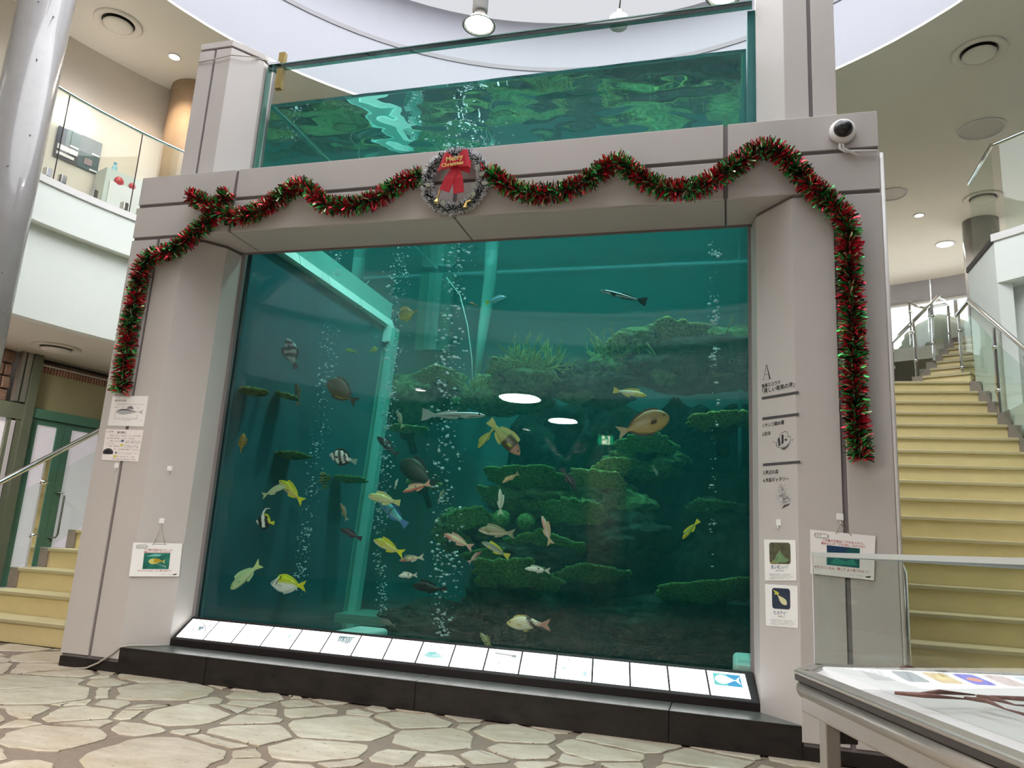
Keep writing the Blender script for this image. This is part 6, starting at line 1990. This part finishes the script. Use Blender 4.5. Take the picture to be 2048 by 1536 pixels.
for a, b in ((A0, A1_), (B1_, B0), (B0, A0), (A1_, A2), (A2, B1_)):
    bar(a, b, .026, .008, 'alu', 'rim', TZ, .026)
    bar(a, b, .006, .010, 'gasket', 'gasket', TZ - .014, .008)
    iv = Vector((-(b - a).y, (b - a).x, 0)).normalized() * .034
    MB().tube([a + iv + up * (TZ - .048), b + iv + up * (TZ - .048)], .027, 14).build('apron_tube', 'alu', dc, smooth=True)
    bar(a, b, .010, .03, 'alu', 'under_rail', TZ - .085, .03)
d_ = (A1_ - A0).normalized()
b_ = Vector((-d_.y, d_.x, 0))
for c in (A0 + d_ * .14 + b_ * .045, A0 + d_ * 1.2 + b_ * .08, B1_ - (B1_ - B0).normalized() * .1 + Vector((.04, -.1, 0)), A2 + Vector((-.12, .1, 0))):
    lg = bevel(MB().obox(c + up * .27, d_ * .022, b_ * .022, up * .27).build('leg', 'alu', dc), .004)
    bevel(MB().obox(c + up * .52 + b_ * .05, d_ * .006, b_ * .03, up * .07).build('leg_bracket', 'gasket', lg), .003)
    MB().lathe([(0, 0), (.03, 0), (.03, .012), (.012, .02), (0, .02)], c, 14).build('foot', 'gasket', lg)
    q = c - d_ * .023 + up * .36
    MB().sphere(q, .008, 8, 5).build('bolt', 'chrome', lg)
g0 = Vector((4.52, -1.47, 0))
g1 = g0 + (A1_ - A0).normalized() * 1.25 + b_ * .0
g2 = B1_ + Vector((-.06, -.06, 0))
g3 = A2 + Vector((-.1, .1, 0))
GT = .978
for a, b in ((g0, g1), (g2, g0)):
    d = (b - a).normalized()
    s_ = Vector((-d.y, d.x, 0)) * .003
    MB().obox((a + b) / 2 + up * ((TZ + GT) / 2), d * ((b - a).length / 2), s_, up * ((GT - TZ) / 2)).build('glass_pane', 'case_glass', dc)
MB().prism([tuple(p_[:2]) for p_ in (g0, g1, g3, g2)], GT, GT + .006).build('glass_lid', 'case_glass', dc)
for a, b in ((g0, g1), (g2, g0)):
    d = (b - a).normalized()
    MB().obox((a + b) / 2 + up * (GT + .001), d * ((b - a).length / 2), Vector((-d.y, d.x, 0)) * .005, up * .007).build('lid_edge', 'lid_edge', dc)
MB().tube([g0 + up * TZ, g0 + up * GT], .003, 6).build('corner_seal', 'frost', dc)
# backlit photo strip inside the case
bd = (B1_ - B0).normalized()
bn = Vector((bd.y, -bd.x, 0))
photos = ['plain white', 'pale shell', 'grey waterfall', 'yellow fish', 'blue and orange', 'pinkish fish', 'pale blue reef', 'plain pale']
pcol = [None, (.85, .85, .85), (.35, .40, .42), (.80, .62, .30), (.16, .16, .75), (.75, .62, .60), (.62, .78, .86), None]
for k in range(8):
    s0 = .02 + k * .106
    c0 = B0 + bd * (s0 + .05) + bn * .12 + up * (TZ + .002)
    cd_ = thing('case_photo_card', c0, 'backlit card with %s picture inside the display case' % photos[k], 'card', 'backlit cards in the display case')
    sk = .14
    def cq(u, v, z):
        return B0 + bd * (s0 + .100 * u - sk * (v)) + bn * (.035 + .40 * v) + up * (TZ + z)
    MB().extr([cq(0, 1, .004), cq(1, 1, .004), cq(1, 0, .004), cq(0, 0, .004)], -up * .004).build('sheet', 'card_dim', cd_)
    if pcol[k]:
        e_ = emit_mat('lit_photo', pcol[k], .42)
        n = 6
        pts = [(.18, .12), (.82, .12), (.88, .2), (.88, .56), (.82, .64), (.18, .64), (.12, .56), (.12, .2)]
        MB().add([cq(u, v, .0046) for u, v in pts[::-1]], [tuple(range(8))]).build('photo', e_, cd_)
        if k in (3, 4):
            MB().add([cq(.5 + .24 * math.cos(a), .4 + .1 * math.sin(a), .005) for a in np.linspace(0, 6.0, 14)], [tuple(range(14))]).build('photo', emit_mat('lit_photo_fish', (.9, .75, .3) if k == 3 else (.85, .3, .2), .42), cd_)
# dried brown strands lying in the case
sw_ = thing('dried_seaweed', atZ(1900, 1400, .65), 'dried brown seaweed strands lying in the display case', 'specimen')
mbn = mat('dried_brown', srgb(110, 76, 70), .7, 0, .3, 40)
for pth in ([(1790, 1386), (1850, 1391), (1930, 1398), (1985, 1394), (2048, 1398), (2110, 1404)], [(1930, 1396), (1975, 1402), (2010, 1418), (2060, 1432)], [(1955, 1392), (1990, 1398), (2030, 1410), (2090, 1414)], [(1800, 1336), (1815, 1333), (1830, 1336)], [(1840, 1388), (1880, 1384), (1950, 1390)]):
    MB().tube([atZ(x, y, .65 + .006 * math.sin(i * 1.7)) for i, (x, y) in enumerate(pth)], [.004 + .0025 * math.sin(i * 2.1) for i in range(len(pth))], 7).build('strand', mbn, sw_, smooth=True)

# ================================================================== LOBBY BEHIND THE VIEWER (seen mirrored in the tank glass)
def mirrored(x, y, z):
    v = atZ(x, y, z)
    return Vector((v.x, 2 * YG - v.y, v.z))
lc = MB().box(-1.0, 6.6, -12.2, -4.35, 2.78, 2.86)
lc.build('ceiling_lobby', mat('dim_ceiling', srgb(120, 116, 108), .8)).__setitem__('kind', 'structure')
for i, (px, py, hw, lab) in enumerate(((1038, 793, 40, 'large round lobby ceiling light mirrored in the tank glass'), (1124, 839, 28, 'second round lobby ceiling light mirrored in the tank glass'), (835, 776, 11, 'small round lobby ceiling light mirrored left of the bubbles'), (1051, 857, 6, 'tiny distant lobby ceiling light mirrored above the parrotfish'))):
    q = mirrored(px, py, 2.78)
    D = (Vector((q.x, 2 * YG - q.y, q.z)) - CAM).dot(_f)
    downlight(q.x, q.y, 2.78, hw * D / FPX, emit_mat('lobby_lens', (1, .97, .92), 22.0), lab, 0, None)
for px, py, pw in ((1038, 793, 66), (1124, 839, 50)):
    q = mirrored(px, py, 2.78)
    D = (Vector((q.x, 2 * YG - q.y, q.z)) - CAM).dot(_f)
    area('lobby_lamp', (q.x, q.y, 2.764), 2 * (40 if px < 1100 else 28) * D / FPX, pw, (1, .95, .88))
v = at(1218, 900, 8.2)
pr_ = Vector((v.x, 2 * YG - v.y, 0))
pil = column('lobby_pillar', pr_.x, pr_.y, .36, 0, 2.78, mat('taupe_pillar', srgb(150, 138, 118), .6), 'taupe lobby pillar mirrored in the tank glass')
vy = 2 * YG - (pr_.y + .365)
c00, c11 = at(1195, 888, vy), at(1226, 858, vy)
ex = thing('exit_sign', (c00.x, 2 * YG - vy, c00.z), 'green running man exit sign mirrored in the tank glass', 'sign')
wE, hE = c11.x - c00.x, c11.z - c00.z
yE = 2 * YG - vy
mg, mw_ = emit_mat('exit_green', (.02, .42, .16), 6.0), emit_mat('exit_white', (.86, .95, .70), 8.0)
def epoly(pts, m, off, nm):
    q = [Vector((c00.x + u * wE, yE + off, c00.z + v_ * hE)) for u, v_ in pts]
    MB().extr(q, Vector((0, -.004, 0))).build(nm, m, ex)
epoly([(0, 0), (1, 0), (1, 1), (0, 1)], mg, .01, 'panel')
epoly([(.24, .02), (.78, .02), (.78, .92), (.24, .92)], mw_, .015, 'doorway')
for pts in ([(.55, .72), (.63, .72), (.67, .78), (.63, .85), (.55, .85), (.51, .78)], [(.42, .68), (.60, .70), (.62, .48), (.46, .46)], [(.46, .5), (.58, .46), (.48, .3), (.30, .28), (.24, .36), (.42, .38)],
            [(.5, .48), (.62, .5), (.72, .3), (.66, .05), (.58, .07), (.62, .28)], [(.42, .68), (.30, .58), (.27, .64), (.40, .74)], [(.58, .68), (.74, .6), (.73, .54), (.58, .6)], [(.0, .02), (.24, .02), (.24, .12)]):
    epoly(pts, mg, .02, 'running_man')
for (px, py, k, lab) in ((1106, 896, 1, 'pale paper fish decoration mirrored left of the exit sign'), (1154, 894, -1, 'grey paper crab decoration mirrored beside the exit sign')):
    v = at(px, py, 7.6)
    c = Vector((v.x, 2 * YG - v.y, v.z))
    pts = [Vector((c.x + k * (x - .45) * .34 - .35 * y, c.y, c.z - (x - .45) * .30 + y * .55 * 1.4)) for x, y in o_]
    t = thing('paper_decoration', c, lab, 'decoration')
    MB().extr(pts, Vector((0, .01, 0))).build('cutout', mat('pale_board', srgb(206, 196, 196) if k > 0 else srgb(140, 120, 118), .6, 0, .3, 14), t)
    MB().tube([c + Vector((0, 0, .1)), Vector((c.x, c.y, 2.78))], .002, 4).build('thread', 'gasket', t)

settle_texts()
